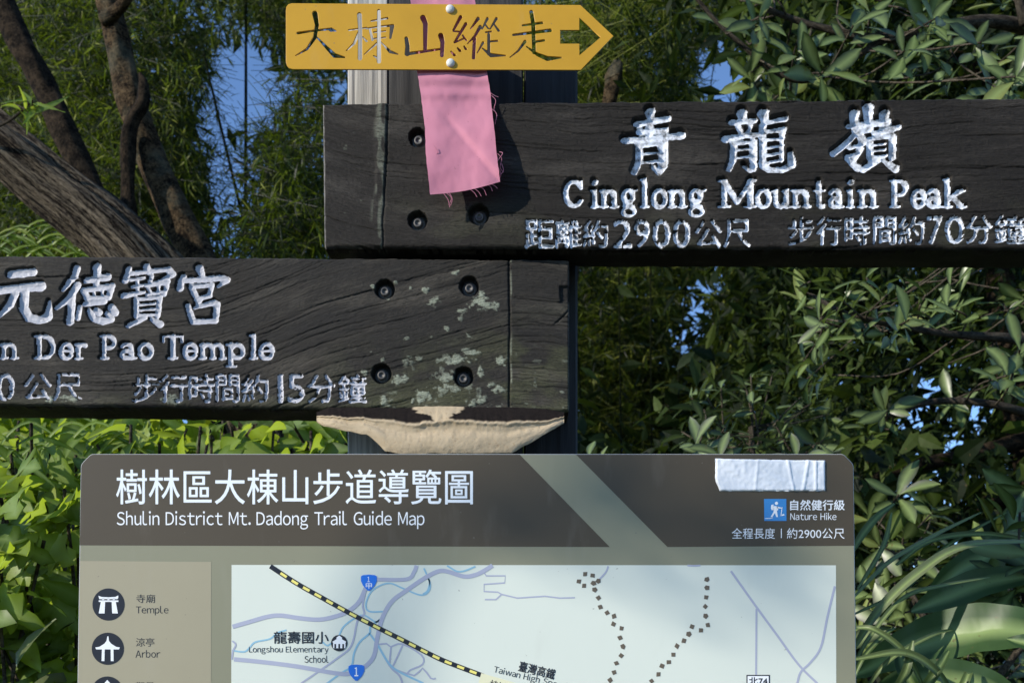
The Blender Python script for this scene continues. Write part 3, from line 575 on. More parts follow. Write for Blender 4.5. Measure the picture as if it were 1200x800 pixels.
TH = [[(520, 227), (525, 234), (527, 243)], [(523, 226), (529, 232), (526, 240)], [(526, 225), (530, 233), (528, 241)], [(551, 222), (556, 226), (559, 231)], [(556, 221), (561, 225), (564, 230)], [(562, 219), (567, 222), (570, 229)],
      [(572, 217), (575, 219), (577, 224)], [(576, 216), (580, 218), (583, 221)], [(574, 108), (579, 112), (584, 114)], [(576, 112), (581, 118), (579, 128), (583, 136)], [(577, 128), (582, 134), (580, 146)], [(583, 180), (588, 186), (586, 196), (590, 202)], [(582, 190), (589, 180), (585, 178)],
      [(586, 205), (590, 200), (588, 192)], [(584, 196), (587, 204), (585, 210)], [(508, 170), (513, 178), (509, 183)]]
for t in TH:
    vv, ff = thread([at(x, y, 1.117+.0015*k+(.012 if y < 150 else 0)) for k, (x, y) in enumerate(t)], .00035); vs.append(vv); fs.append(ff+o_); o_ += len(vv)
fr = link('frayed_threads', npmesh('threads', np.vstack(vs), [np.vstack(fs)]), M_PINK, rib); fr['kind'] = 'stuff'

# ------------------------------------------------------------------ bracket fungus
m, n, b = mat('fungus_skin'); p = pos(n)
n1 = noise(n, p, 40, 5, .6); n2 = noise(n, p, 260, 4, .7)
cream = mix(n, n1, (.33, .255, .16), (.50, .405, .275)); cream = mix(n, ramp(n, n2, [(.3, (.6,)*3), (.42, (0,)*3)]).outputs[0], cream, (.24, .15, .08))
crust = mix(n, n2, (.005, .004, .004), (.022, .017, .015))
L(n, mix(n, attr(n, 'crust'), cream, crust), b.inputs['Base Color']); b.inputs['Roughness'].default_value = .95; b.inputs['Specular IOR Level'].default_value = .08; bump(n, b, math_(n, 'ADD', n1, math_(n, 'MULTIPLY', n2, .5)), .6, .0018)
nu, nv = 260, 64; U = np.linspace(0, 1, nu); fx = 371+U*(661-371)
rim = np.interp(fx, [371, 380, 396, 420, 450, 475, 492, 500, 530, 560, 600, 625, 640, 655, 661], [489, 488, 489, 490, 492, 496, 498, 494, 492, 494, 495, 495, 494, 490, 487])
att = np.interp(fx, [371, 385, 480, 490, 540, 550, 600, 640, 661], [483, 477, 478, 476, 476, 477, 477, 479, 483])
bt = np.interp(fx, [371, 380, 400, 430, 440, 452, 470, 520, 600, 612, 625, 645, 661], [495, 499, 504, 510, 517, 529, 532, 532.5, 531, 524, 517, 505, 496])
rim = rim+2.6*(vnoise(fx/11, 0*fx, 3)-.5)+1.3*(vnoise(fx/3, 0*fx, 4)-.5); bt = bt+1.5*(vnoise(fx/9, 0*fx, 6)-.5)
end = np.sqrt(np.clip(np.sin(math.pi*np.clip(U, .004, .996)), 0, 1)); Vv = []; cr = []
patch0 = lambda kk: sstep(-1.5, 1.5, fx-np.interp(kk, [0, .35, .6, 1], [484, 490, 504, 510])+5*(vnoise(kk*9+0*fx, 0*fx, 1)-.5))*(1-sstep(-1.5, 1.5, fx-np.interp(kk, [0, .35, .6, 1], [546, 540, 530, 527])+5*(vnoise(kk*11+3+0*fx, 0*fx, 2)-.5)))
for k in np.linspace(0, 1, nv):
    if k < .3:   s = k/.3; yy = att+(rim-att)*s; pr = .004+.020*s**.8; patch = patch0(s); cr.append((1-patch)*(1-sstep(.86, .98, s)))
    elif k < .8: s = (k-.3)/.5; yy = rim+(bt-rim)*s; pr = .024+.014*np.sin(s*math.pi*.62)-.006*s+.0055*np.exp(-(s/.10)**2)-.0025*np.exp(-((s-.3)/.1)**2); cr.append(0*fx)
    else:        s = (k-.8)/.2; yy = bt-(bt-rim)*.35*s; pr = .0317-.045*s; cr.append(0*fx)
    pr = pr*(.35+.65*end)+.0025*(fbm(fx/28, 0*fx+k*5, 9, 2)-.5)+.0006*(fbm(fx/7, 0*fx+k*16, 19, 3)-.5)+.0003*(vnoise(fx/3, 0*fx+k*20, 7)-.5)
    Vv.append(at(fx, yy+.6*(vnoise(fx/5, 0*fx+k*30, 2)-.5), 1.150-pr))
V = np.array(Vv); idx = np.arange(nu*nv).reshape(nv, nu); Q = np.stack([idx[:-1, :-1], idx[1:, :-1], idx[1:, 1:], idx[:-1, 1:]], -1).reshape(-1, 4)
fo = link('bracket_fungus', npmesh('fungus', V.reshape(-1, 3), [Q], dict(crust=np.array(cr))), m)
tag(fo, 'cream bracket fungus growing under the end of the lower carved board', 'fungus')

# ------------------------------------------------------------------ trail map panel
PP = Plane(at(545, 600, 1.085), (0, -1, 0)); PBOT = 1230; LAY = .00016
def sheet(name, lp, layer, material, parent, label=None):
    """flat printed shape given by its outline"""
    lp = [lp] if not isinstance(lp[0][0], (tuple, list, np.ndarray)) else lp
    from mathutils.geometry import tessellate_polygon
    pl = [[Vector((x, -y, 0)) for x, y in l] for l in lp]; t = tessellate_polygon(pl); fl = np.array([q for l in lp for q in l], float)
    t = np.array(t); p3 = fl[t]; ar = (p3[:, 1, 0]-p3[:, 0, 0])*(p3[:, 2, 1]-p3[:, 0, 1])-(p3[:, 2, 0]-p3[:, 0, 0])*(p3[:, 1, 1]-p3[:, 0, 1])
    t[ar > 0] = t[ar > 0][:, ::-1]; t = t[np.abs(ar) > 1e-9]
    o = link(name, npmesh(name, PP(fl[:, 0], fl[:, 1], np.full(len(fl), layer*LAY)), [t], smooth=False), material, parent)
    if label: o['label'] = label
    return o
def strip(name, pts, wd, layer, material, parent, smooth=6, clip=None):
    p = smooth_line(pts, smooth) if smooth > 1 else np.array(pts, float)
    if clip: p = p[(p[:, 0] > clip[0]) & (p[:, 0] < clip[2]) & (p[:, 1] > clip[1]) & (p[:, 1] < clip[3])]
    d = np.gradient(p, axis=0); d /= np.linalg.norm(d, axis=1)[:, None]+1e-9; nn = np.stack([-d[:, 1], d[:, 0]], 1)*wd/2
    a = p+nn; b_ = p-nn; k = len(p); q = np.vstack([a, b_]); i = np.arange(k-1)
    return link(name, npmesh(name, PP(q[:, 0], q[:, 1], np.full(2*k, layer*LAY)), [np.stack([i, i+1, i+1+k, i+k], -1)], smooth=False), material, parent)
GC = {}
def latin_print(body):
    x = 0; vs = []; ts = []; o = 0
    for ch in body:
        if ch == ' ': x += .36; continue
        if ch not in GC:
            v, t = text_mesh(chr(ord(ch)+0xFEE0)); v = v.copy(); v[:, 0] -= v[:, 0].min(); GC[ch] = (v, t)
        v, t = GC[ch]; q = v.copy(); q[:, 0] += x; vs.append(q); ts.append(t+o); o += len(v); x += v[:, 0].max()+(.06 if ch in 'rTfPLkvwy.' else .125 if ch in 'liI1hH' else .095)
    return np.vstack(vs), np.vstack(ts)
def letters(name, body, box, layer, material, parent, bold=0, rot=0, plane=None):
    v, t = latin_print(body) if all(32 <= ord(c) < 127 for c in body) else text_mesh(body); lo = v.min(0); hi = v.max(0); x0, x1, y0, y1 = box
    X = (v[:, 0]-lo[0])/(hi[0]-lo[0])*(x1-x0)+x0; Y = y1-(v[:, 1]-lo[1])/(hi[1]-lo[1])*(y1-y0)
    if rot: c, s = math.cos(rot), math.sin(rot); dx, dy = X-x0, Y-y1; X, Y = x0+dx*c-dy*s, y1+dx*s+dy*c
    b_ = bold*22; of = [(0, 0)] if not b_ else [(-b_, 0), (b_, 0), (0, -b_), (0, b_)]; k = len(X)
    XX = np.concatenate([X+a for a, _ in of]); YY = np.concatenate([Y+c_ for _, c_ in of]); ly = np.concatenate([np.full(k, (layer+.06*i)*LAY) for i in range(len(of))])
    return link(name, npmesh(name, PP(XX, YY, ly), [np.vstack([t+i*k for i in range(len(of))])], smooth=False), material, parent)
C_HEAD = flat_mat('print_brown', (.078, .062, .040)); C_OLIVE = flat_mat('print_olive', (.25, .245, .165)); C_BEIGE = flat_mat('print_beige', (.35, .315, .215)); C_MAP = flat_mat('print_map_ground', (.67, .71, .62), .45, .03)
C_WHITE = flat_mat('print_white', (.85, .87, .88), .35, .02); C_ROAD = flat_mat('print_road_grey', (.40, .42, .52), .35, .02); C_RIVER = flat_mat('print_river_blue', (.28, .50, .62), .35, .02)
C_INK = flat_mat('print_ink', (.018, .02, .028), .35, .02); C_RY = flat_mat('print_yellow', (.85, .75, .2), .35, .02); C_SHIELD = flat_mat('print_shield_blue', (.02, .17, .68), .35, .02); C_DOT = flat_mat('print_trail_brown', (.13, .105, .075), .35, .1)
C_ICON = flat_mat('print_icon_blue', (.05, .25, .58), .35, .02); C_EDGE = flat_mat('panel_edge_metal', (.34, .35, .34), .4, .1); C_TITLE = flat_mat('print_title_pale_blue', (.82, .86, .88), .35, .02); C_CREAM = flat_mat('print_cream', (.75, .73, .5), .35, .02)
panel = empty('trail_map_board', tuple(at(545, 1230, 1.09)), label='trail guide map board with brown header, legend icons and pale map below the carved signs', cat='map board')
def pl_out(i=0):                                           # outline of the panel, inset i px
    l0, l1, r0, r1, tp = 94.5+i, 84+i, 1000.5-i, 1009-i, 531.5+i
    p = []
    c_ = 12.5-.4*i
    p += [(l0, tp+c_+3), (l0+.3, tp+c_+1), (l0+1, tp+c_-1), (l0+4, tp+c_-4.5), (l0+8, tp+c_-8.5), (l0+c_-2, tp+1.6), (l0+c_-.5, tp+.6), (l0+c_+1, tp+.15), (l0+c_+3, tp)]
    p += [(r0-c_-3, tp), (r0-c_-1, tp+.15), (r0-c_+.5, tp+.6), (r0-c_+2, tp+1.6), (r0-8, tp+c_-8.5), (r0-4, tp+c_-4.5), (r0-1, tp+c_-1), (r0-.3, tp+c_+1), (r0, tp+c_+3)]
    return p+[(r1, PBOT-i), (l1, PBOT-i)]
o = np.array(pl_out()); k = len(o); front = PP(o[:, 0], o[:, 1], np.full(k, -.0008)); f2 = PP(*np.array(pl_out(.9)).T, np.zeros(k)); back = PP(o[:, 0], o[:, 1], np.full(k, -.022)); i = np.arange(k); j = (i+1) % k
link('panel_body', npmesh('panel', np.vstack([f2, front, back, f2.mean(0)[None], back.mean(0)[None]]), [np.stack([i, j, k+j, k+i], -1), np.stack([k+i, k+j, 2*k+j, 2*k+i], -1), np.stack([j, i, np.full(k, 3*k)], -1), np.stack([2*k+i, 2*k+j, np.full(k, 3*k+1)], -1)], smooth=False), C_EDGE, panel)
for x0, x1 in ((240, 285), (810, 855)):
    a = at(x0, 575, 1.11); c = at(x1, 575, 1.11); v, f = box_np((a[0], 1.1075, 0), (c[0], 1.14, a[2])); link('support_leg', npmesh('leg', v, [f], smooth=False), C_EDGE, panel)
lx = lambda y: 95.3+(y-531)*-.0150; rx = lambda y: 999.8+(y-531)*.0122
tl = [(x, y) for x, y in pl_out(.9)[:9]]; tr = pl_out(.9)[9:18]
sheet('backing_print', pl_out(1.0), 1, C_OLIVE, panel)
sheet('header_band', tl+[(609, 532.4), (714.5, 640.5), (lx(640), 638.5)], 2, C_HEAD, panel)
sheet('header_band', [(675, 532.4)]+tr+[(rx(640)-.3, 639), (782, 640.5)], 2, C_HEAD, panel)
sheet('legend_panel', [(lx(657)+.3, 657), (247.5, 658), (247, PBOT-30), (lx(PBOT)+1.5, PBOT-30)], 2, C_BEIGE, panel)
mp = sheet('map_sheet', [(271.5, 661.5), (979.5, 662), (981, PBOT-30), (270, PBOT-30)], 2, C_MAP, panel)
letters('title_lettering', '樹林區大棟山步道導覽圖', (136.5, 554, 550, 590.5), 3, C_TITLE, panel, .012)
letters('subtitle_lettering', 'Shulin District Mt. Dadong Trail Guide Map', (137, 497.5, 598.5, 620), 3, C_WHITE, panel)
letters('grade_lettering', '自然健行級', (926, 989.5, 585.5, 597.5), 3, C_WHITE, panel, .01)
letters('grade_lettering', 'Nature Hike', (926, 980, 600.5, 609), 3, C_WHITE, panel)
letters('length_lettering', '全程長度', (857.5, 908, 618.5, 631), 3, C_WHITE, panel)
letters('length_lettering', '|', (915, 916, 619, 630), 3, C_WHITE, panel)
letters('length_lettering', '約2900公尺', (922, 989.5, 618.5, 631), 3, C_WHITE, panel)
ic = sheet('hiker_icon', [(895.2, 584.3), (921.3, 584.3), (921.5, 610), (895.5, 610)], 3, C_ICON, panel)
def zz(pts): return [(820+x/6.316, 525+y/6.316) for x, y in pts]
def disc(cx, cy, r, k=20): return [(cx+r*math.cos(2*math.pi*i/k), cy+r*math.sin(2*math.pi*i/k)) for i in range(k)]
for s in ([zz([(553, 425), (575, 432), (580, 455), (570, 465), (578, 508), (565, 508), (556, 478), (537, 508), (524, 508), (545, 470), (545, 440)]), disc(*zz([(567, 407)])[0], 1.9), zz([(528, 420), (545, 415), (548, 452), (532, 460), (525, 440)]),
          zz([(570, 430), (608, 440), (608, 447), (568, 442)]), zz([(606, 436), (612, 436), (602, 500), (597, 500)]), zz([(480, 518), (520, 516), (540, 512), (540, 516), (520, 521), (480, 522)]), zz([(592, 500), (620, 485), (628, 495), (600, 502)])]):
    sheet('hiker_figure', s, 4, C_WHITE, ic)
# legend: icons and captions
def z5(pts): return [(90+x/6.156, 670+y/6.154) for x, y in pts]
for cx, cy in ((127.4, 707.8), (126.6, 759.6), (126, 810.8)):
    d = sheet('legend_icon', disc(cx, cy, 18.9, 40), 3, C_INK, panel)
    if cy < 720:
        for s in ([(158, 170), (180, 178), (230, 181), (280, 178), (300, 168), (302, 180), (296, 194), (164, 194)], [(160, 203), (302, 203), (302, 214), (160, 214)], [(175, 214), (206, 214), (202, 297), (160, 297)], [(253, 214), (283, 214), (298, 297), (257, 297)], [(184, 190), (200, 190), (200, 206), (184, 206)], [(222, 190), (238, 190), (238, 206), (222, 206)], [(260, 190), (276, 190), (276, 206), (260, 206)]): sheet('icon_figure', z5(s), 4, C_WHITE, d)
    elif cy < 780:
        for s in ([(222, 462), (230, 462), (234, 495), (250, 515), (285, 537), (312, 542), (306, 556), (142, 556), (135, 542), (165, 537), (200, 515), (216, 495)], [(183, 556), (203, 556), (201, 640), (180, 640)], [(246, 556), (266, 556), (267, 640), (247, 640)]): sheet('icon_figure', z5(s), 4, C_WHITE, d)
    else: sheet('icon_figure', [(126, 796), (133, 804), (137, 806), (137, 822), (115, 822), (115, 806), (119, 804)], 4, C_WHITE, d)
letters('legend_lettering', '寺廟', (160, 182, 696, 706), 3, C_INK, panel); letters('legend_lettering', 'Temple', (159.5, 197.5, 709.5, 720.5), 3, C_INK, panel)
letters('legend_lettering', '涼亭', (159.5, 181, 747, 757), 3, C_INK, panel); letters('legend_lettering', 'Arbor', (159, 188, 761, 770), 3, C_INK, panel)
letters('legend_lettering', '觀景', (159.5, 181, 798.5, 809), 3, C_INK, panel)
def a1_(p): return [(260+x/4.615, 650+y/4.613) for x, y in p]
def a2_(p): return [(500+x/4.615, 650+y/4.613) for x, y in p]
def a3_(p): return [(740+x/4.444, 650+y/4.446) for x, y in p]
BOX = (271.5, 662, 979.5, 1180)
def road(p, wd, l=3.0, sm=6): strip('road_line', p, wd, l, C_ROAD, mp, sm, BOX)
def river(p, wd=1.9, sm=6): strip('river_line', p, wd, 3.5, C_RIVER, mp, sm, BOX)
river(a1_([(55, 515), (120, 522), (150, 500), (180, 470), (260, 452), (300, 420), (350, 405)])); river(a1_([(545, 470), (570, 488), (600, 470)])); river(a1_([(635, 432), (660, 385), (720, 340), (770, 325), (830, 360), (860, 345)]))
river(a1_([(875, 305), (795, 303), (780, 260), (815, 190), (900, 152), (980, 180), (1070, 215), (1115, 200), (1125, 150), (1085, 55)])); river(a1_([(560, 700), (640, 640), (700, 600), (715, 530), (745, 470), (798, 422), (805, 385), (860, 345)]), 2.2)
river(a1_([(798, 422), (840, 480), (900, 580), (960, 630), (1090, 692)]), 2.4); river(a2_([(110, 58), (180, 90), (280, 55)]), 2); river(a2_([(-10, 110), (15, 140), (5, 190), (-20, 210)]), 1.6)
road(a1_([(40, 392), (150, 360), (250, 332), (320, 326), (420, 340), (520, 348), (600, 335), (680, 305), (740, 255), (775, 185), (795, 140)]), 5, 3.9); road(a1_([(835, 132), (1000, 130), (1040, 90), (1055, 50)]), 4.5, 3.8)
road(a1_([(40, 560), (200, 575), (400, 600), (600, 635), (690, 640), (760, 612), (820, 550), (840, 450), (868, 340), (920, 250), (1000, 190), (1100, 122), (1170, 88)])+a2_([(110, 88), (200, 115), (260, 108), (310, 85), (365, 50)]), 5, 3.7)
road(a1_([(430, 692), (520, 630), (620, 560), (700, 490), (735, 350), (770, 320), (762, 270), (775, 200)]), 2.2, 3.6); road(a1_([(45, 455), (75, 482), (60, 520), (55, 565)]), 2, 3.6)
road(a1_([(845, 482), (890, 478), (915, 497), (905, 600)]), 2, 3.2, 1); road(a1_([(925, 600), (980, 482)]), 2, 3.25, 1); road(a1_([(915, 495), (975, 480), (1080, 540), (1085, 590), (1020, 620), (1000, 645)]), 2, 3.3, 3); road(a1_([(840, 480), (910, 600), (960, 650), (980, 700)]), 2.4, 3.35)
road(a1_([(920, 610), (1040, 650), (1085, 610), (1130, 665), (1157, 665)]), 2, 3.4, 2)
road(a2_([(308, 90), (322, 112), (425, 112), (422, 150), (310, 158), (310, 196), (385, 200), (405, 212), (490, 232), (640, 222), (720, 232), (802, 230)]), 1.7, 3.1, 1); road(a2_([(315, 240), (375, 240), (405, 212)]), 1.7, 3.15, 1)
road(a2_([(985, 45), (970, 90), (930, 135)]), 2, 3.1); road(a3_([(490, 45), (650, 270), (760, 420), (870, 570), (980, 680)]), 2.6, 3.1); road(a3_([(650, 280), (648, 628)]), 2.2, 3.2, 1); road(a3_([(1066, 130), (1020, 320), (985, 480), (930, 560), (880, 610), (860, 680)]), 2.6, 3.3); road(a3_([(265, 50), (320, 56), (400, 50)]), 2, 3.4)
rail = a1_([(235, 42), (400, 150), (550, 235), (700, 318), (850, 395), (1000, 470), (1100, 522), (1200, 570)])+a2_([(200, 612), (300, 650), (380, 685), (500, 740)])
strip('railway_line', rail, 5.6, 4.3, C_INK, mp, 6, BOX)
rp = smooth_line(rail, 20); ds = np.r_[0, np.cumsum(np.linalg.norm(np.diff(rp, axis=0), axis=1))]
for s in np.arange(6, ds[-1]-12, 15.6):
    q = [(np.interp(s+t, ds, rp[:, 0]), np.interp(s+t, ds, rp[:, 1])) for t in (0, 4.3, 8.6)]
    if q[0][1] > 663 and q[2][1] < 830: strip('railway_dash', q, 3, 4.7, C_RY, mp, 1)
for i, (x, y) in enumerate(a2_([(856, 103), (898, 110), (928, 140), (902, 152), (823, 142), (851, 165), (908, 186), (930, 231), (938, 280), (975, 312), (1012, 330), (1010, 373), (1053, 396), (1046, 446), (1062, 494), (1051, 543), (1026, 583), (1014, 632), (993, 675)])
        +a3_([(393, 127), (391, 170), (388, 219), (384, 268), (386, 316), (397, 364), (361, 392), (315, 372), (299, 410), (273, 445), (237, 473), (217, 518), (195, 556), (159, 576), (140, 621), (105, 655)])):
    a = random.uniform(0, 1.5); r = 3.6; k = random.choice((4, 4, 5)); sheet('trail_mark', [(x+r*random.uniform(.8, 1.1)*math.cos(a+6.283*j/k), y+r*random.uniform(.8, 1.1)*math.sin(a+6.283*j/k)) for j in range(k)], 3.6, C_DOT, mp)
def shield(cx, cy, r):
    p = [(-1, -.8), (-.75, -.95), (0, -1.02), (.75, -.95), (1, -.8), (1, -.2), (.75, .35), (.35, .8), (.12, 1.02), (-.12, 1.02), (-.35, .8), (-.75, .35), (-1, -.2)]
    return sheet('route_shield', [(cx+x*r, cy+y*r) for x, y in p], 5, C_SHIELD, mp)
shield(432.4, 682.3, 9.3); letters('route_lettering', '1', (430.6, 433.6, 675.5, 681.5), 5.6, C_WHITE, mp); letters('route_lettering', '甲', (428.8, 436, 683, 689.5), 5.6, C_WHITE, mp)
shield(417.8, 787.5, 9.3); letters('route_lettering', '1', (415.6, 419.8, 781.5, 791.5), 5.6, C_WHITE, mp, .012)
letters('school_lettering', '龍壽國小', (321, 385, 739.5, 753.5), 4, C_INK, mp, .01); letters('school_lettering', 'Longshou Elementary', (292, 385, 756.5, 766), 4, C_INK, mp); letters('school_lettering', 'School', (357, 385, 767.5, 776), 4, C_INK, mp)
sheet('school_icon', disc(397.6, 753, 9.6, 30), 5, C_INK, mp)
for s in ([(389.5, 751.5), (394.5, 748.5), (394.5, 746.5), (397.7, 744), (401, 746.5), (401, 748.5), (406, 751.5), (405, 752.5), (405, 759), (390.5, 759), (390.5, 752.5)],): sheet('school_figure', s, 5.5, C_WHITE, mp)
for x in (393, 397.7, 402.3): sheet('school_window', [(x-1, 754), (x+1, 754), (x+1, 758.9), (x-1, 758.9)], 6, C_INK, mp)
letters('station_lettering', '臺灣高鐵', (607, 650, 773.5, 785.5), 4, C_INK, mp, .01, math.radians(14)); letters('station_lettering', 'Taiwan High Speed', (577.5, 665, 779, 789), 4, C_INK, mp, 0, math.radians(13.5))
st_ = sheet('station_icon', [(564, 788), (606, 800), (602, 815), (560, 803)], 5, C_CREAM, mp); letters('station_lettering', '樹林', (572, 600, 795, 806), 5.5, C_INK, mp, 0, math.radians(15))
sheet('road_number_plate', a3_([(598, 623), (720, 623), (720, 690), (598, 690)]), 4, C_INK, mp); sheet('road_number_plate', a3_([(604, 629), (714, 629), (714, 690), (604, 690)]), 4.5, C_WHITE, mp)
letters('road_number_lettering', '北74', (877.5, 899, 793, 802), 5, C_INK, mp, .01)
# foam tape stuck on the header
nu, nv = 90, 30; u = np.linspace(0, 1, nu)[None, :]; v = np.linspace(0, 1, nv)[:, None]
L_ = 838+6*np.clip((v-.65)*2.5, 0, 1)+.6*(vnoise(v*14, 0*v, 2)-.5); X = L_+(966.8-L_)*u+0*v; Y = (537.2+(576)*0)*(1-v)+575.5*v+u*(2.2*(1-v)-.2*v)*1+.5*(vnoise(u*22, v*0, 7)-.5)
hh = .0022+.0012*(fbm(X/4, Y/4, 3, 3)-.5)+.0014*(np.exp(-((X-(922+.2*(Y-538)))/1.2)**2)+np.exp(-((X-(947-.18*(Y-538)))/1.3)**2)+np.exp(-((X-955)/1.2)**2)+.6*np.exp(-((X-(888-.1*(Y-538)))/1.2)**2)) - .0018*np.clip(1-np.minimum(np.minimum(u*130, (1-u)*130), np.minimum(v*38, (1-v)*38))/1.6, 0, 1)**2
V = PP(X, Y, hh); idx = np.arange(nu*nv).reshape(nv, nu); Q = np.stack([idx[:-1, :-1], idx[1:, :-1], idx[1:, 1:], idx[:-1, 1:]], -1).reshape(-1, 4)
ring = np.concatenate([idx[0, :], idx[1:, -1], idx[-1, -2::-1], idx[-2:0:-1, 0]]); rb = PP(X.ravel()[ring], Y.ravel()[ring], np.full(len(ring), 2.2*LAY)); k = np.arange(len(ring)); k2 = (k+1) % len(ring); n0 = nu*nv
mt = flat_mat('white_foam_tape', (.84, .86, .88), .7, .08)
o = link('foam_tape', npmesh('tape', np.vstack([V.reshape(-1, 3), rb]), [Q, np.stack([ring[k], ring[k2], n0+k2, n0+k], -1)]), mt); tag(o, 'strip of wrinkled white tape stuck on the brown header of the map board', 'tape')

# ================================================================== setting: ground and hillside
m, n, b = mat('forest_soil'); p = pos(n); k1 = noise(n, p, 1.2, 5); k2 = noise(n, p, 14, 5, .7)
c = mix(n, k1, mix(n, k2, (.03, .022, .014), (.10, .075, .045)), mix(n, k2, (.02, .035, .01), (.06, .09, .025)))
L(n, c, b.inputs['Base Color']); b.inputs['Roughness'].default_value = .95; bump(n, b, k2, .8, .03); M_SOIL = m
xs = np.concatenate([-np.geomspace(300, 6, 30), np.linspace(-5, 5, 41), np.geomspace(6, 300, 30)]); ys = np.concatenate([-np.geomspace(200, 4, 14), np.linspace(-3, 14, 60), np.geomspace(15, 400, 34)])
X, Y = np.meshgrid(xs, ys); Z = .12*(fbm(X/2.5, Y/2.5, 5, 4)-.5)*np.clip(Y/3, .2, 3)+sstep(10, 70, Y)*9*(.6+.8*fbm(X/30, Y/30, 6, 3)) + sstep(70, 300, Y)*8
Z = np.where(Y < 2.2, Z*.1, Z)
idx = np.arange(X.size).reshape(X.shape); Q = np.stack([idx[:-1, :-1], idx[:-1, 1:], idx[1:, 1:], idx[1:, :-1]], -1).reshape(-1, 4)
tag(link('ground', npmesh('ground', np.stack([X, Y, Z], -1).reshape(-1, 3), [Q]), M_SOIL), kind='structure')

# ------------------------------------------------------------------ leaves
def leaf_tpl(seg, wf, fold=.25, droop=.18, cup=0, wave=0, stalk=.0):
    t = np.linspace(0, 1, seg+1); v = []; f = []; rib = []
    for i, a in enumerate(t):
        hw = wf(a); y = a; z = -droop*a*a
        if i in (0, seg) and hw < .02: hw = .012
        v += [(-hw, y, z+fold*hw+wave*math.sin(i*2.3)), (0, y, z), (hw, y, z+fold*hw-wave*math.sin(i*1.9+1))]; rib += [0, 1, 0]
    for i in range(seg): f += [(i*3, i*3+1, i*3+4, i*3+3), (i*3+1, i*3+2, i*3+5, i*3+4)]
    v = np.array(v, float); v[:, 1] += stalk
    return v, np.array(f), np.array(rib, float)
W_OVATE = lambda a: .27*math.sin(math.pi*a**.75)**.8*(1-.25*a) if 0 < a < 1 else 0
W_OBOV = lambda a: .165*math.sin(math.pi*min(1, a**1.35))**.75 if 0 < a < 1 else 0
W_LANCE = lambda a: .085*math.sin(math.pi*a**.6)**.9 if 0 < a < 1 else 0
W_ELL = lambda a: .16*math.sin(math.pi*a)**.8 if 0 < a < 1 else 0
T_BAMB = (np.array([(-.07, .25, 0), (.07, .25, .0), (0, 0, 0), (0, 1, -.15), (-.055, .62, -.03), (.055, .62, -.03)], float), np.array([(2, 1, 0, 2)][:0] or [(0, 1, 5, 4)]), None)
BV = np.array([(0, 0, 0), (.052, .28, .0), (-.052, .28, 0), (.038, .66, -.05), (-.038, .66, -.05), (0, 1, -.16)], float)
BF3 = np.array([(0, 1, 2), (3, 5, 4)]); BF4 = np.array([(2, 1, 3, 4)])
def frames(D, Nn):
    D = D/np.linalg.norm(D, axis=1)[:, None]; Sx = np.cross(D, Nn); Sx /= np.linalg.norm(Sx, axis=1)[:, None]+1e-9; return D, Sx, np.cross(Sx, D)
def cloud_mesh(name, P, D, Nn, Ls, tpl, polys, wid=None, var=None, extra=None):
    D, Sx, Nz = frames(D, Nn); k = len(P); T = len(tpl); Ls = Ls[:, None]; wid = Ls if wid is None else wid[:, None]
    V = P[:, None, :]+tpl[None, :, 1:2]*(D*Ls)[:, None, :]+tpl[None, :, 0:1]*(Sx*wid)[:, None, :]+tpl[None, :, 2:3]*(Nz*Ls)[:, None, :]
    off = (np.arange(k)*T)[:, None, None]; pl = [(q[None]+off).reshape(-1, q.shape[1]) for q in polys]
    va = np.repeat(RNG.random(k) if var is None else var, T); V = V.reshape(-1, 3)
    if extra is not None:
        ev, ef = extra; pl.append(ef+len(V)); V = np.vstack([V, ev]); va = np.concatenate([va, np.zeros(len(ev))])
    return npmesh(name, V, pl, dict(var=va), smooth=False)
def rdir(k): v = RNG.normal(size=(k, 3)); return v/np.linalg.norm(v, axis=1)[:, None]

GAPS = [(287, 100, 42, 54, 1.15), (268, 55, 20, 16, .6), (252, 145, 26, 30, .9), (275, 180, 28, 26, .92), (262, 228, 22, 24, .88), (300, 225, 14, 18, .5), (325, 150, 12, 14, .4), (225, 15, 12, 18, .5), (350, 5, 20, 8, .7), (395, 92, 12, 12, .8), (366, 60, 14, 12, .9), (398, 35, 14, 16, .9), (345, 38, 8, 8, .6), (8, 160, 8, 16, .5),
        (848, 85, 34, 36, 1.15), (838, 68, 14, 18, .9), (870, 105, 22, 10, .9), (905, 92, 14, 10, .6), (720, 45, 14, 10, .4), (975, 95, 14, 10, .4), (822, 333, 22, 12, .93), (815, 362, 19, 16, .97), (800, 395, 17, 20, .92), (785, 420, 14, 12, .6), (850, 322, 14, 8, .7), (735, 517, 10, 8, .5),
        (1085, 455, 18, 22, .95), (1070, 487, 26, 14, .9), (1125, 515, 20, 15, .9), (1190, 515, 22, 18, .85), (1065, 575, 15, 24, .95), (1100, 592, 16, 18, .8), (1110, 555, 14, 12, .85), (1165, 560, 22, 12, .75), (1150, 480, 24, 16, .7), (960, 500, 14, 9, .6), (1075, 545, 12, 14, .8), (1180, 600, 18, 12, .7), (1130, 640, 18, 12, .7), (1030, 560, 10, 10, .6)]
def keep(P, soft=1.0):
    """thin the foliage where the trees leave an opening to the sky"""
    px = 600+F*P[:, 0]/P[:, 1]; py = 800-F*(P[:, 2]-CAMZ)/P[:, 1]; g = np.zeros(len(P))
    for cx, cy, rx, ry, s in GAPS: g = np.maximum(g, s*sstep(1.5, .65, np.hypot((px-cx)/rx, (py-cy)/ry)))
    return RNG.random(len(P)) > g*soft
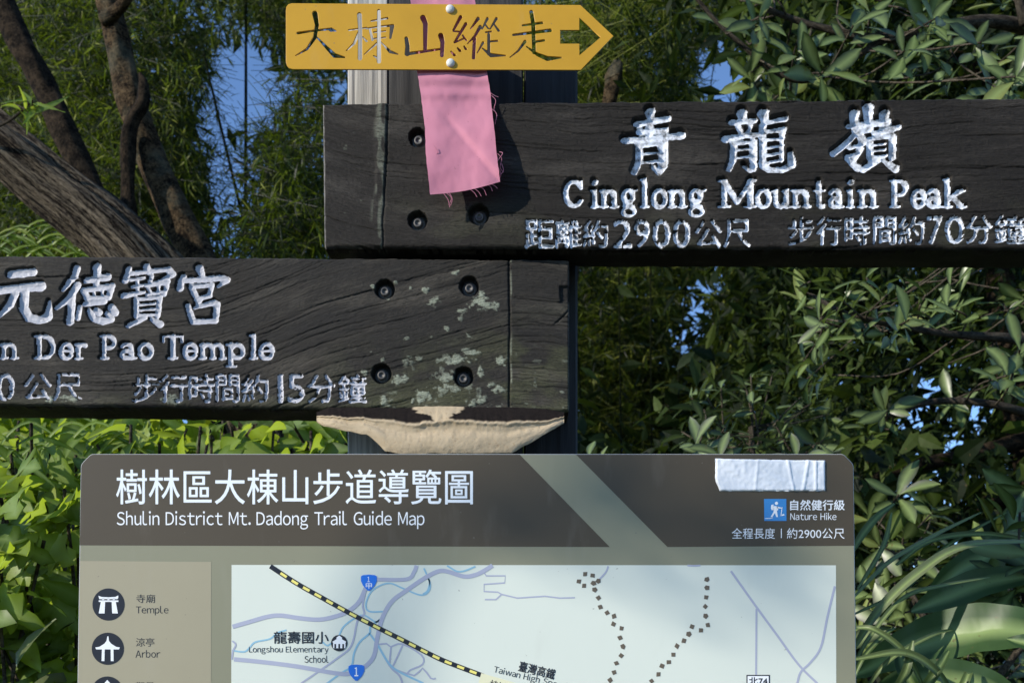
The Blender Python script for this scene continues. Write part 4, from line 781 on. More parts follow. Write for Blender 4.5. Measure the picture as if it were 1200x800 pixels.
def limb(pts, name, material, parent, seg=14, rough=.04, streak=0, sm=10):
    """tapering limb: pts = [(x,y,z,r)...] in metres"""
    p = smooth_line(pts, sm); k = len(p); a = np.linspace(0, 2*math.pi, seg, endpoint=False); d = np.gradient(p[:, :3], axis=0); d /= np.linalg.norm(d, axis=1)[:, None]
    ref = np.array([.3, 1, .2]); s = np.cross(d, ref); s /= np.linalg.norm(s, axis=1)[:, None]; t = np.cross(d, s); ln_ = np.r_[0, np.cumsum(np.linalg.norm(np.diff(p[:, :3], axis=0), axis=1))]
    A, K = np.meshgrid(a, np.arange(k)); R = p[:, 3][:, None]*(1+rough*4*(vnoise(np.cos(A)*1.5+5, ln_[K]*9+np.sin(A)*1.5, 3)-.5)+streak*(fbm(A*seg/6.28*.45, ln_[K]*1.6, 8, 3)-.5))
    V = p[:, None, :3]+R[..., None]*(np.cos(A)[..., None]*s[:, None]+np.sin(A)[..., None]*t[:, None])
    idx = np.arange(k*seg).reshape(k, seg); Q = np.stack([idx[:-1], np.roll(idx[:-1], -1, 1), np.roll(idx[1:], -1, 1), idx[1:]], -1).reshape(-1, 4)
    V = np.vstack([V.reshape(-1, 3), p[0, :3], p[-1, :3]]); c0, c1 = k*seg, k*seg+1; j = np.arange(seg); j2 = (j+1) % seg
    tr = np.vstack([np.stack([j2, j, np.full(seg, c0)], -1), np.stack([idx[-1][j], idx[-1][j2], np.full(seg, c1)], -1)])
    lu = np.r_[ln_[K].ravel(), 0, 0]; lv = np.r_[(np.abs(A-math.pi)*.05).ravel(), 0, 0]
    return link(name, npmesh(name, V, [Q, tr], dict(lu=lu, lv=lv)), material, parent)
def pxl(pts): return [(*at(x, y, d), r/F*d) for x, y, d, r in pts]

G_BAM = leaf_mat('bamboo_leaf', [(0, (.002, .005, .001)), (.5, (.006, .014, .002)), (.76, (.045, .075, .008)), (1, (.32, .34, .06))], .5, .36, (.22, .32, .015), .22)
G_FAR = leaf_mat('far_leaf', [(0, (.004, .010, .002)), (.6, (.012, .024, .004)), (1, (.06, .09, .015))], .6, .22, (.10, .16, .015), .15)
G_BROAD = leaf_mat('glossy_broad_leaf', [(0, (.003, .009, .002)), (.55, (.009, .020, .003)), (.85, (.04, .068, .009)), (1, (.20, .22, .06))], .34, .22, (.18, .28, .02), .36)
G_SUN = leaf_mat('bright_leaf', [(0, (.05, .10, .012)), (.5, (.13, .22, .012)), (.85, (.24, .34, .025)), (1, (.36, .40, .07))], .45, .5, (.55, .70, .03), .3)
G_DRY = leaf_mat('pale_dusty_leaf', [(0, (.09, .12, .07)), (1, (.2, .22, .16))], .35, .3, (.3, .35, .15))
G_GINGER = leaf_mat('ginger_leaf', [(0, (.03, .075, .02)), (1, (.05, .10, .025))], .46, .3, (.2, .36, .05), .45)
G_BLADE = leaf_mat('grass_blade', [(0, (.06, .11, .03)), (.6, (.11, .16, .055)), (1, (.24, .28, .14))], .45, .35, (.25, .36, .08), .4)
K_GREY = bark('grey_bark', (.010, .0065, .0035), (.125, .085, .045), .3); K_DEAD = bark('dead_wood', (.010, .007, .005), (.21, .17, .12), 0, True); K_DARK = bark('dark_bark', (.008, .006, .004), (.06, .042, .026)); K_CULM = bark('bamboo_culm', (.006, .009, .003), (.03, .04, .014), 0, True); K_TWIG = bark('twig_bark', (.04, .033, .025), (.13, .11, .08))

# ------------------------------------------------------------------ bamboo
def bamboo_leaves(P0, per=7, Ls=(.085, .15), twig=True):
    """a spray of drooping leaves at each node in P0"""
    k = len(P0); out = RNG.normal(size=(k, 3))*(1, 1, .5); out[:, 2] -= .15; out /= np.linalg.norm(out, axis=1)[:, None]
    P = np.repeat(P0, per, 0)+np.repeat(out, per, 0)*(RNG.random((k*per, 1))*.14)
    D = np.repeat(out, per, 0)*.55+RNG.normal(size=(k*per, 3))*.55; D[:, 2] -= .35; Nn = RNG.normal(size=(k*per, 3))*.6+(0, -.2, 1)
    Lg = RNG.uniform(*Ls, k*per); ex = None
    if twig:
        s = np.cross(out, (0, 1, .2)); s /= np.linalg.norm(s, axis=1)[:, None]; a = P0-out*.18; c = P0+out*.16; ww = .0011
        ev = np.stack([a-s*ww, a+s*ww, c+s*ww, c-s*ww], 1).reshape(-1, 3); ex = (ev, np.arange(k*4).reshape(k, 4))
    va = np.repeat(RNG.random(k), per)*.6+RNG.random(k*per)*.4
    return P, D, Nn, Lg, np.clip(va, 0, .995), ex
def bamboo(px, d, hx, y0, y1, nn, label, culms=2, mat_=None, per=7, Ls=(.04, .088), dj=.55, group='bamboo growing behind the signs', soft=1.0, ncl=16):
    nn = int(nn*1.9)
    base = at(px, 800, d); root = empty('bamboo', (base[0], base[1], 0), label=label, cat='bamboo', group=group)
    cc = np.stack([RNG.normal(px, hx*.55, ncl), RNG.uniform(y0, y1, ncl)], 1)             # clumps of sprays
    j = RNG.integers(0, ncl, nn); r = RNG.normal(size=(nn, 2))*(hx*.28, (y1-y0)*.085)
    u = RNG.random(nn) < .35; qx = np.where(u, RNG.normal(px, hx*.6, nn), cc[j, 0]+r[:, 0]); qy = np.where(u, RNG.uniform(y0-40, y1+40, nn), cc[j, 1]+r[:, 1])
    P0 = at(qx, qy, d+RNG.normal(0, dj*.5, nn)); P0 = P0[keep(P0, soft)]; P0 = P0[P0[:, 2] > .1]
    P, D, Nn, Lg, va, ex = bamboo_leaves(P0, per, Ls); kk = keep(P, soft*.9)
    o = link('foliage', cloud_mesh('foliage', P[kk], D[kk], Nn[kk], Lg[kk], BV, [BF3, BF4], None, va[kk], ex), mat_ or G_BAM, root); o['kind'] = 'stuff'
    for i in range(0 if d > 7 else culms):
        fr_ = .3 if 600 < px < 900 else .8; x = base[0]+RNG.normal(0, hx*.5/F*d); lean = RNG.normal(0, .25); top = CAMZ+(860-y0)/F*d
        limb([(x, d+.5, -.1, .018*fr_), (x+lean*.3, d+.5, top*.35, .017*fr_), (x+lean*.8, d+.4, top*.7, .013*fr_), (x+lean*1.6, d, top, .006*fr_)], 'culm', K_CULM, root, 8, .01)
bamboo(20, 5.2, 75, -70, 300, 900, 'dark bamboo at the left edge, behind the thick dead log')
bamboo(110, 4.7, 60, -70, 290, 900, 'bamboo between the thin dark trunk and the forked grey trunk')
bamboo(215, 5.0, 50, -80, 310, 850, 'bamboo just beyond the forked grey trunk, left of the sky opening', soft=.9, culms=1)
bamboo(330, 4.4, 50, 120, 330, 620, 'sunlit bamboo beside the pale timber, below the sky opening')
bamboo(350, 5.6, 60, -90, 60, 650, 'dark bamboo hanging above the sky opening, behind the head of the yellow arrow sign', culms=1)
bamboo(705, 4.6, 55, -70, 130, 600, 'bamboo behind the point of the yellow arrow sign')
bamboo(795, 5.2, 50, -70, 130, 520, 'bamboo above the upper board, left of the blue gap in the leaves')
bamboo(705, 8.2, 75, 270, 580, 1300, 'shaded bamboo far behind, directly right of the black timber', group='shaded bamboo far behind', Ls=(.08, .14))
bamboo(790, 9.0, 70, 280, 600, 1200, 'far bamboo in shade below the upper board, with sky showing through', group='shaded bamboo far behind', Ls=(.08, .14))
bamboo(890, 8.4, 75, 280, 580, 1300, 'far yellow green bamboo behind the leafy whorls', group='shaded bamboo far behind', Ls=(.08, .14))

# ------------------------------------------------------------------ dense dark trees behind
def mass(name, label, cat, px0, px1, py0, py1, d0, d1, nn, Ls, material, kind=None, tpl=None, soft=1.0, clump=.5, trunk=None, ncl=30):
    root = empty(name, tuple(at((px0+px1)/2, 800, (d0+d1)/2)*(1, 1, 0)), label=label, cat=cat) if not kind else None
    k1 = int(nn*clump); cx = RNG.uniform(px0, px1, ncl); cy = RNG.uniform(py0, py1, ncl); cd_ = RNG.uniform(d0, d1, ncl); j = RNG.integers(0, ncl, k1); sx = (px1-px0)/9; sy = (py1-py0)/9
    qx = np.r_[cx[j]+RNG.normal(0, sx, k1), RNG.uniform(px0, px1, nn-k1)]; qy = np.r_[cy[j]+RNG.normal(0, sy, k1), RNG.uniform(py0, py1, nn-k1)]; qd = np.r_[cd_[j]+RNG.normal(0, .12*(d1-d0), k1), RNG.uniform(d0, d1, nn-k1)]
    P = at(qx, qy, qd); kk = keep(P, soft) & (P[:, 2] > .05); P = P[kk]; D = rdir(len(P)); D[:, 2] -= .4; Nn = RNG.normal(size=(len(P), 3))*.8+(0, -.3, 1)
    va = np.clip(.5+.35*(vnoise(P[:, 0]*3, P[:, 2]*3, 4)-.5)*2+.25*RNG.normal(size=len(P)), 0, .995); tp = tpl or leaf_tpl(2, W_ELL, .2, .12)
    me = cloud_mesh('crown', P, D, Nn, RNG.uniform(*Ls, len(P)), tp[0], [tp[1]], None, va)
    if kind: return tag(link(name, me, material), kind=kind)
    o = link('crown', me, material, root); o['kind'] = 'stuff'
    for t in trunk or []: limb(pxl(t), 'trunk' if t is trunk[0] else 'branch', K_DARK, root, 10, .05)
    return root
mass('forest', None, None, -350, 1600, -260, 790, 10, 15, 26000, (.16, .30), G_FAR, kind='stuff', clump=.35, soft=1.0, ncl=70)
mass('background_tree', 'dense dark tree behind the whorled leaves, with small specks of sky in its crown', 'tree', 900, 1420, 290, 800, 3.6, 5.2, 15000, (.05, .10), G_FAR, clump=.5, ncl=50,
     trunk=[[(1330, 900, 4.2, 40), (1290, 700, 4.2, 34), (1220, 560, 4.1, 26), (1180, 380, 4.2, 18), (1160, 200, 4.3, 10)], [(1260, 620, 4, 14), (1180, 585, 3.9, 10), (1100, 625, 3.9, 7), (1040, 680, 3.8, 4)], [(1250, 500, 4, 13), (1150, 530, 3.9, 9), (1060, 548, 3.8, 7), (1000, 570, 3.8, 4)]])
mass('background_tree', 'dark leafy tree above the upper board at the upper right corner', 'tree', 850, 1420, -160, 150, 3.4, 4.8, 8500, (.06, .12), G_FAR, clump=.5, ncl=40, trunk=[[(1350, 1000, 4.4, 40), (1300, 500, 4.3, 30), (1230, 200, 4.2, 22), (1120, 60, 4.0, 12), (1000, -40, 3.8, 5)]])
mass('background_tree', 'shadowy tree behind the bamboo at the upper left corner', 'tree', -220, 240, -160, 330, 6, 8, 9000, (.10, .18), G_FAR, clump=.4, ncl=40, trunk=[[(-60, 1000, 7, 30), (-30, 400, 7, 24), (30, 50, 7, 14), (60, -100, 7, 8)]])
mass('background_tree', 'shadowy tree behind the post, between both bamboo groups', 'tree', 300, 900, -160, 560, 9.2, 11, 11000, (.12, .22), G_FAR, clump=.4, ncl=40, trunk=[[(560, 1000, 10, 24), (570, 400, 10, 18), (620, 50, 10, 10)]])

mass('background_tree', 'shaded dense tree beyond the drooping whorls, at the right under the upper board', 'tree', 860, 1420, 280, 640, 5.4, 7, 12000, (.10, .17), G_FAR, clump=.35, ncl=40, trunk=[[(1000, 1000, 6, 24), (1010, 600, 6, 18), (1040, 300, 6, 10)]])
mass('background_tree', 'tall shaded tree far behind the black timber and the far bamboo', 'tree', 640, 960, 290, 640, 9.6, 11.5, 7000, (.14, .24), G_FAR, clump=.35, ncl=30, trunk=[[(690, 1000, 10, 16), (700, 600, 10, 12), (690, 300, 10, 7)]])
mass('background_tree', 'tall dark tree behind the branches above the upper board, right corner', 'tree', 880, 1400, -180, 130, 6, 8, 8000, (.10, .18), G_FAR, clump=.35, ncl=30, trunk=[[(1250, 1000, 7, 24), (1240, 500, 7, 18), (1200, 50, 7, 9)]])
# ------------------------------------------------------------------ trunks at the left
t = empty('forked_tree', tuple(at(250, 800, 3.0)*(1, 1, 0)), label='forked grey tree trunk with a dead dark stub, behind the left end of the signs', cat='tree')
limb(pxl([(330, 1260, 3.0, 26), (300, 600, 3.0, 23), (248, 350, 3.0, 20), (205, 250, 3.0, 18), (178, 190, 3.0, 17), (152, 110, 3.0, 16), (135, 40, 3.0, 15), (122, -30, 3.0, 14), (100, -150, 3.05, 12), (90, -300, 3.1, 9)]), 'trunk', K_GREY, t, 20, .09)
limb(pxl([(122, 25, 2.97, 8), (138, 12, 2.94, 7), (150, -5, 2.9, 6.5), (175, -60, 2.9, 5)]), 'branch', K_GREY, t, 12, .05)
limb(pxl([(152, 255, 2.92, 10), (150, 215, 2.92, 8), (150, 165, 2.92, 9), (156, 140, 2.92, 8), (167, 122, 2.92, 8), (168, 100, 2.92, 6), (164, 86, 2.92, 2)]), 'branch', K_DARK, t, 12, .09)
t = empty('leaning_tree', tuple(at(130, 800, 3.6)*(1, 1, 0)), label='thin dark leaning trunk left of the forked trunk, behind the dead log', cat='tree')
limb(pxl([(230, 1100, 3.6, 24), (180, 520, 3.6, 18), (140, 310, 3.6, 16), (108, 230, 3.6, 15), (70, 140, 3.6, 15), (35, 70, 3.6, 15), (5, 10, 3.6, 14), (-30, -90, 3.6, 12)]), 'trunk', K_DARK, t, 16, .1)
t = empty('dead_log', tuple(at(60, 800, 2.5)*(1, 1, 0)), label='thick weathered dead log leaning across the upper left, above the lower board', cat='log')
limb(pxl([(-150, 70, 2.6, 27), (-70, 115, 2.55, 30), (0, 170, 2.5, 33), (62, 222, 2.5, 33), (120, 268, 2.5, 36), (180, 325, 2.5, 38), (260, 420, 2.55, 40), (330, 620, 2.6, 44), (370, 1200, 2.7, 52)]), 'trunk', K_DEAD, t, 72, .05, .55, 30)
t = empty('broken_stump', tuple(at(715, 800, 4.0)*(1, 1, 0)), label='broken brown trunk behind the upper board, under the tip of the yellow arrow', cat='tree')
limb(pxl([(620, 1200, 3.9, 14), (640, 500, 3.9, 13), (690, 230, 3.9, 11), (716, 110, 3.9, 9), (719, 92, 3.9, 10), (724, 74, 3.9, 6)]), 'trunk', K_GREY, t, 14, .1)

# ------------------------------------------------------------------ near plants with leaves of their own
LEAFMESH = {}
def leaf_mesh(kind, i):
    if (kind, i) in LEAFMESH: return LEAFMESH[kind, i]
    r = random.Random(i*7+len(kind)); dr = r.uniform(.05, .35); fo = r.uniform(.1, .5); wv = r.uniform(0, .02)
    if kind == 'lobed':
        out = [(0, 0), (.16, .03), (.42, .05), (.5, .16), (.3, .24), (.36, .33), (.58, .52), (.44, .56), (.24, .52), (.2, .62), (.22, .8), (0, 1), (-.22, .8), (-.2, .62), (-.24, .52), (-.44, .56), (-.58, .52), (-.36, .33), (-.3, .24), (-.5, .16), (-.42, .05), (-.16, .03)]
        z = lambda x, y: -dr*y*y+fo*.35*abs(x)+.03*math.sin(x*9+y*7+i); mid = [(0, y) for y in (.2, .4, .6, .8)]
        v = np.array([(x*.75, y, z(x, y)) for x, y in out]+[(0, y, z(0, y)) for _, y in mid]); k = len(out); cs = lambda j: k+min(3, max(0, int((out[j][1])/.2-.5)))
        f = []
        for j in range(k):
            j2 = (j+1) % k; f.append((j, j2, cs(j)))
            if cs(j) != cs(j2): f.append((cs(j), j2, cs(j2)))
        f = [q for q in f if len(set(q)) == 3]; rib = np.array([0]*k+[1.]*4); rib[0] = 1; me = npmesh('leaf_lobed', v, [np.array(f)], dict(rib=rib))
    else:
        wf = dict(ovate=W_OVATE, obov=W_OBOV, ell=W_ELL, lance=W_LANCE)[kind]; v, f, rib = leaf_tpl(6, wf, fo, dr, 0, wv)
        v[:, 0] += .06*np.sin(v[:, 1]*3)*r.choice((-1, 1)); me = npmesh('leaf_'+kind, v, [f], dict(rib=rib*.7))
    LEAFMESH[kind, i] = me; return me
def add_leaf(root, kind, p, d, nn, Lg, material, wid=1.0, name='leaf'):
    i = RNG.integers(0, 6); key = (kind, int(i), material.name)
    if key not in LEAFMESH:
        me = leaf_mesh(kind, int(i)).copy(); me.materials.append(material); LEAFMESH[key] = me
    o = bpy.data.objects.new(name, LEAFMESH[key]); COL.objects.link(o); o.parent = root
    D, Sx, Nz = frames(np.array([d], float), np.array([nn], float)); D, Sx, Nz = D[0], Sx[0], Nz[0]; q = np.array(p)-world_loc(root)
    M = Matrix(((Sx[0]*Lg*wid, D[0]*Lg, Nz[0]*Lg, q[0]), (Sx[1]*Lg*wid, D[1]*Lg, Nz[1]*Lg, q[1]), (Sx[2]*Lg*wid, D[2]*Lg, Nz[2]*Lg, q[2]), (0, 0, 0, 1))); o.matrix_basis = M
    return o
def twigs(root, segs, r=.0022, name='twigs', material=None):
    vs = []; fs = []; o = 0
    for pts in segs:
        v, f = thread(pts, r, seg=5); vs.append(v); fs.append(f+o); o += len(v)
    V = np.vstack(vs); o = link(name, npmesh(name, V, [np.vstack(fs)], dict(lu=V[:, 2], lv=V[:, 0])), material or K_TWIG, root); o['kind'] = 'stuff'
def whorled(label, whorls, limbs, mat_=None, kind='obov', Ls=(.05, .09), per=(6, 9), name='whorled_shrub', cat='shrub', up=.6, group=None, stuffn=0, region=None):
    """branch limbs (px traces with depth) and whorls of leaves at the twig ends"""
    a0 = limbs[0][0]; root = empty(name, tuple(at(a0[0], 800, a0[2])*(1, 1, 0)), label=label, cat=cat, **({'group': group} if group else {}))
    lp = []
    for i, l in enumerate(limbs): limb(pxl(l), 'trunk' if i == 0 else 'branch', K_TWIG, root, 9, .06); s = smooth_line(pxl(l), 8); lp.append(s[:, :3])
    lp = np.vstack(lp); segs = []; cnt = 0; ex = []
    for (x, y, d) in whorls:
        p = at(x, y, d); j = np.argmin(np.linalg.norm(lp-p, axis=1)+.25*RNG.random(len(lp))); a = lp[j]; dr = p-a; dr = dr/(np.linalg.norm(dr)+1e-6)*.6+np.array([RNG.normal(0, .3), -.45+RNG.normal(0, .3), up+RNG.normal(0, .35)]); dr /= np.linalg.norm(dr)
        segs.append([a, (a+p)/2+RNG.normal(0, .012, 3)-dr*.02, p]); k = int(RNG.integers(per[0], per[1]+1)); ph = RNG.random()*6.28; s = np.cross(dr, (0, .3, 1)); s /= np.linalg.norm(s); t = np.cross(dr, s)
        for i in range(k):
            an = ph+i*2.4; rad = s*math.cos(an)+t*math.sin(an); el = .25+.5*RNG.random(); ld = rad+dr*el+np.array([0, 0, -.18]); Lg = RNG.uniform(*Ls)*(1 if el < .6 else .75)
            if cnt < 295: add_leaf(root, kind, p-dr*.012*i*.6, ld, dr+RNG.normal(0, .25, 3), Lg, mat_ or G_BROAD); cnt += 1
            else: ex.append((p, ld, dr, Lg))
    if segs: twigs(root, segs)
    if ex:
        tp = leaf_tpl(4, W_OBOV, .25, .2); o = link('foliage', cloud_mesh('foliage', np.array([e[0] for e in ex]), np.array([e[1] for e in ex]), np.array([e[2] for e in ex]), np.array([e[3] for e in ex]), tp[0], [tp[1]]), mat_ or G_BROAD, root); o['kind'] = 'stuff'
    return root
def wpts(n_, x0, x1, y0, y1, d0, d1): return [(RNG.uniform(x0, x1), RNG.uniform(y0, y1), RNG.uniform(d0, d1)) for _ in range(n_)]
whorled('shrub with whorls of drooping leaves hanging below the upper board at the right', [(985, 350, 1.9), (960, 375, 2.0), (1010, 385, 1.9), (1040, 345, 1.95), (1015, 325, 2.0), (1065, 375, 1.85), (1085, 345, 2.0), (1110, 360, 2.1), (1040, 480, 2.0), (1010, 490, 2.1), (1180, 440, 1.8), (1195, 410, 1.85), (950, 330, 2.1)]+wpts(24, 930, 1230, 310, 470, 2.1, 2.7),
        [[(1300, 1150, 2.5, 22), (1290, 700, 2.5, 18), (1270, 450, 2.4, 14), (1230, 330, 2.35, 10), (1180, 260, 2.3, 6)], [(1270, 430, 2.4, 8), (1200, 400, 2.2, 6), (1100, 390, 2.1, 4), (1000, 370, 2.0, 3), (950, 345, 2.1, 2)], [(1275, 520, 2.4, 8), (1190, 480, 2.1, 5), (1100, 470, 2.1, 4), (1030, 490, 2.05, 3)]])
whorled('dark glossy leaved branches above the upper board, right of the blue gap', [(890, 20, 2.2), (935, 60, 2.2), (1000, 30, 2.1), (1060, 60, 2.0), (1150, 50, 2.0), (880, 85, 2.3), (965, 85, 2.1), (1190, 90, 1.9), (1100, 20, 2.1)]+wpts(27, 850, 1240, -40, 120, 2.2, 2.9),
        [[(1400, 1150, 2.7, 24), (1390, 500, 2.7, 20), (1340, 150, 2.6, 15), (1260, 60, 2.5, 10), (1160, 25, 2.4, 7), (1040, 45, 2.3, 5), (960, 32, 2.3, 4), (900, 12, 2.3, 3)], [(1040, 45, 2.3, 4), (940, 95, 2.3, 3), (860, 45, 2.3, 2.6), (800, -20, 2.3, 2)], [(1200, 30, 2.4, 5), (1180, -60, 2.4, 3)]], Ls=(.06, .105))
G_BLUE = leaf_mat('shaded_grey_green_leaf', [(0, (.01, .022, .012)), (.7, (.025, .045, .026)), (1, (.06, .085, .05))], .45, .15, (.12, .2, .05), .4)
whorled('low grey green shrub just above the map board, behind the white tape', [(825, 480, 2.5), (850, 500, 2.5), (880, 470, 2.6), (910, 500, 2.4), (875, 515, 2.4), (815, 520, 2.4), (845, 535, 2.3), (930, 535, 2.3), (905, 440, 2.7), (880, 440, 2.8), (690, 535, 2.2), (960, 520, 2.3)]+wpts(20, 790, 990, 450, 600, 2.5, 3.1),
        [[(900, 1200, 2.7, 12), (895, 800, 2.7, 9), (885, 600, 2.6, 6), (880, 500, 2.6, 3)], [(895, 700, 2.7, 5), (850, 600, 2.5, 4), (820, 520, 2.4, 2)], [(893, 660, 2.7, 5), (930, 580, 2.5, 3), (950, 510, 2.4, 2)], [(890, 760, 2.7, 4), (760, 640, 2.4, 3), (692, 545, 2.25, 2)]], G_BLUE, Ls=(.05, .09))
whorled('shrub with upright green whorls at the right edge, beside the broad ginger leaves', [(1195, 600, 1.6), (1190, 690, 1.55), (1205, 570, 1.7), (1165, 640, 1.8), (1215, 650, 1.5), (1030, 640, 2.1), (1020, 690, 2.0), (1060, 620, 2.2), (1110, 680, 1.95), (1040, 730, 1.9)]+wpts(24, 1010, 1240, 560, 800, 2.0, 2.7),
        [[(1250, 1200, 2.0, 14), (1240, 900, 1.9, 11), (1225, 700, 1.8, 7), (1210, 580, 1.75, 4)], [(1240, 880, 1.9, 6), (1120, 780, 2.0, 5), (1060, 680, 2.1, 3), (1030, 620, 2.1, 2)], [(1235, 800, 1.85, 5), (1205, 720, 1.6, 4), (1195, 650, 1.6, 3)]], Ls=(.07, .12))

# broad-leaved sunlit shrubs on the left
def leafy(label, region, nn, kind, Ls, material, name='leafy_shrub', mix_=None, group=None):
    x0, x1, y0, y1, d0, d1 = region; root = empty(name, tuple(at((x0+x1)/2, 800, (d0+d1)/2)*(1, 1, 0)), label=label, cat='shrub', **({'group': group} if group else {}))
    segs = []; tips = []
    for i in range(14):
        bx, by, bd = RNG.uniform(x0, x1), y1+RNG.uniform(60, 300), RNG.uniform(d0, d1); tx, ty = RNG.uniform(x0, x1), RNG.uniform(y0, y0+(y1-y0)*.5); td = RNG.uniform(d0, d1)
        s = [at(bx, by, bd), at((bx+tx)/2+RNG.normal(0, 15), (by+ty)/2, (bd+td)/2), at(tx, ty, td)]; segs.append(s); tips += [q for q in smooth_line(s, 14)]
    tips = np.array(tips); tips = tips[(800-F*(tips[:, 2]-CAMZ)/tips[:, 1]) < y1+40]
    for i in range(nn):
        p = tips[RNG.integers(0, len(tips))]+RNG.normal(0, .035, 3); d = RNG.normal(size=3)*(1, .8, .4)+(0, -.5, -.35); nrm = np.array([-.55, -.75, .75])+RNG.normal(0, .45, 3)
        kd = mix_[RNG.integers(0, len(mix_))] if mix_ else kind; add_leaf(root, kd, p, d, nrm, RNG.uniform(*Ls), material)
    base = np.array([at((x0+x1)/2, 800, (d0+d1)/2)[0], (d0+d1)/2, 0.]); twigs(root, segs+[[base, s[0]*.5+base*.5+(0, 0, .1), s[0]] for s in segs], .003)
    return root
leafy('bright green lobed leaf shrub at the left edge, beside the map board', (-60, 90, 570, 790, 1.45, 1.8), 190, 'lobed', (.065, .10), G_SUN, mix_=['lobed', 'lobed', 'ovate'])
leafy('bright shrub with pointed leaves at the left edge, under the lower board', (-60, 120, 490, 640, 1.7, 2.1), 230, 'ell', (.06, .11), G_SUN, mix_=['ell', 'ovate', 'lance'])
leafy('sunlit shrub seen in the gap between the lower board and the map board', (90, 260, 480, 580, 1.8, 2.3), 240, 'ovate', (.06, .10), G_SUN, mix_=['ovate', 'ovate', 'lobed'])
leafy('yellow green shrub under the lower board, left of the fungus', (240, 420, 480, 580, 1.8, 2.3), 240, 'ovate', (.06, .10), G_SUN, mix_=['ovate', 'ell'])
leafy('pale dusty leaved shrub in the bottom left corner', (-50, 80, 720, 850, 1.5, 1.8), 110, 'ovate', (.05, .09), G_DRY)
tp = leaf_tpl(3, W_OVATE, .2, .15)
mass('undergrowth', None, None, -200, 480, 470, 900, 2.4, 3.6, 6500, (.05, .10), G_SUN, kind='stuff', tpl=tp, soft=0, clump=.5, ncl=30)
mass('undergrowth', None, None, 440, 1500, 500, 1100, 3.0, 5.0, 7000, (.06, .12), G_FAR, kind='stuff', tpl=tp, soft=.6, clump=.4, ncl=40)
whorled('small leafy sprig hanging over the dead log at the upper left', [(38, 118, 2.3), (30, 128, 2.3)], [[(-30, 160, 2.4, 2), (10, 142, 2.35, 1.6), (34, 122, 2.3, 1.2)]], G_SUN, 'lance', Ls=(.06, .09), per=(4, 5))

# long blades and ginger leaves
def blade(root, pts, hw, material, name='blade', fold=.35, n_=22, prof=None, facing=(-.35, -1, .45)):
    """pts [(px,py,d)], hw half width in px at the widest; curved strip with a midrib"""
    p = smooth_line([tuple(at(*q)) for q in pts], max(3, n_//(len(pts)-1))); k = len(p); t = np.linspace(0, 1, k); d = np.gradient(p, axis=0); d /= np.linalg.norm(d, axis=1)[:, None]
    s = np.cross(d, facing); s /= np.linalg.norm(s, axis=1)[:, None]; nz = np.cross(s, d); prof = prof or (lambda a: (np.sin(np.pi*np.clip(a*.92+.06, 0, 1)))**.5); w_ = (hw/F*np.mean([q[2] for q in pts])*prof(t))[:, None]
    cols = []; rib = []
    for a in (-1, -.55, -.06, 0, .06, .55, 1): cols.append(p+s*w_*a+nz*w_*fold*abs(a)**1.3+nz*w_*.05*np.sin(t*30+a*3)[:, None]); rib.append(np.full(k, 1. if abs(a) < .07 else 0))
    V = np.stack(cols, 1); idx = np.arange(k*7).reshape(k, 7); Q = np.stack([idx[:-1, :-1], idx[:-1, 1:], idx[1:, 1:], idx[1:, :-1]], -1).reshape(-1, 4)
    return link(name, npmesh(name, V.reshape(-1, 3), [Q], dict(rib=np.stack(rib, 1).ravel(), var=np.full(k*7, RNG.random()*.5))), material, root)
el = lambda a: np.sin(np.pi*np.clip(a, .01, .99))**.62
g = empty('ginger_plant', tuple(at(1090, 800, 1.55)*(1, 1, 0)), label='broad leaved ginger plant at the bottom right, beside the map board', cat='plant')
twigs(g, [[(at(1090, 800, 1.55)*(1, 1, 0)+(dx, 0, 0)), at(1080+dx*300, 1000, 1.55), at(x, y, 1.57)] for dx, x, y in ((0, 1020, 792), (.05, 1240, 690), (.03, 1110, 820))], .006, 'stems')
blade(g, [(1000, 792, 1.62), (1060, 762, 1.52), (1130, 742, 1.46), (1190, 738, 1.42), (1270, 748, 1.4)], 32, G_GINGER, 'leaf', .3, 30, el)
blade(g, [(1068, 716, 1.6), (1110, 700, 1.56), (1160, 682, 1.55), (1230, 672, 1.55)], 19, G_GINGER, 'leaf', .35, 26, el)
blade(g, [(1010, 830, 1.5), (1070, 800, 1.45), (1140, 800, 1.42), (1210, 830, 1.4)], 24, G_GINGER, 'leaf', .35, 26, el)
blade(g, [(1240, 640, 1.7), (1190, 640, 1.72), (1130, 665, 1.75), (1085, 700, 1.8)], 18, G_GINGER, 'leaf', .35, 26, el)
blade(g, [(1260, 800, 1.36), (1220, 760, 1.36), (1180, 748, 1.38)], 12, G_GINGER, 'leaf', .35, 20, el)
blade(g, [(1090, 830, 1.42), (1062, 790, 1.42), (1052, 752, 1.45)], 9, G_GINGER, 'leaf', .4, 20, el)
gr = empty('grass_clump', tuple(at(1000, 800, 1.5)*(1, 1, 0)), label='clump of long arching grass blades at the bottom right, rising from behind the map board', cat='grass clump')
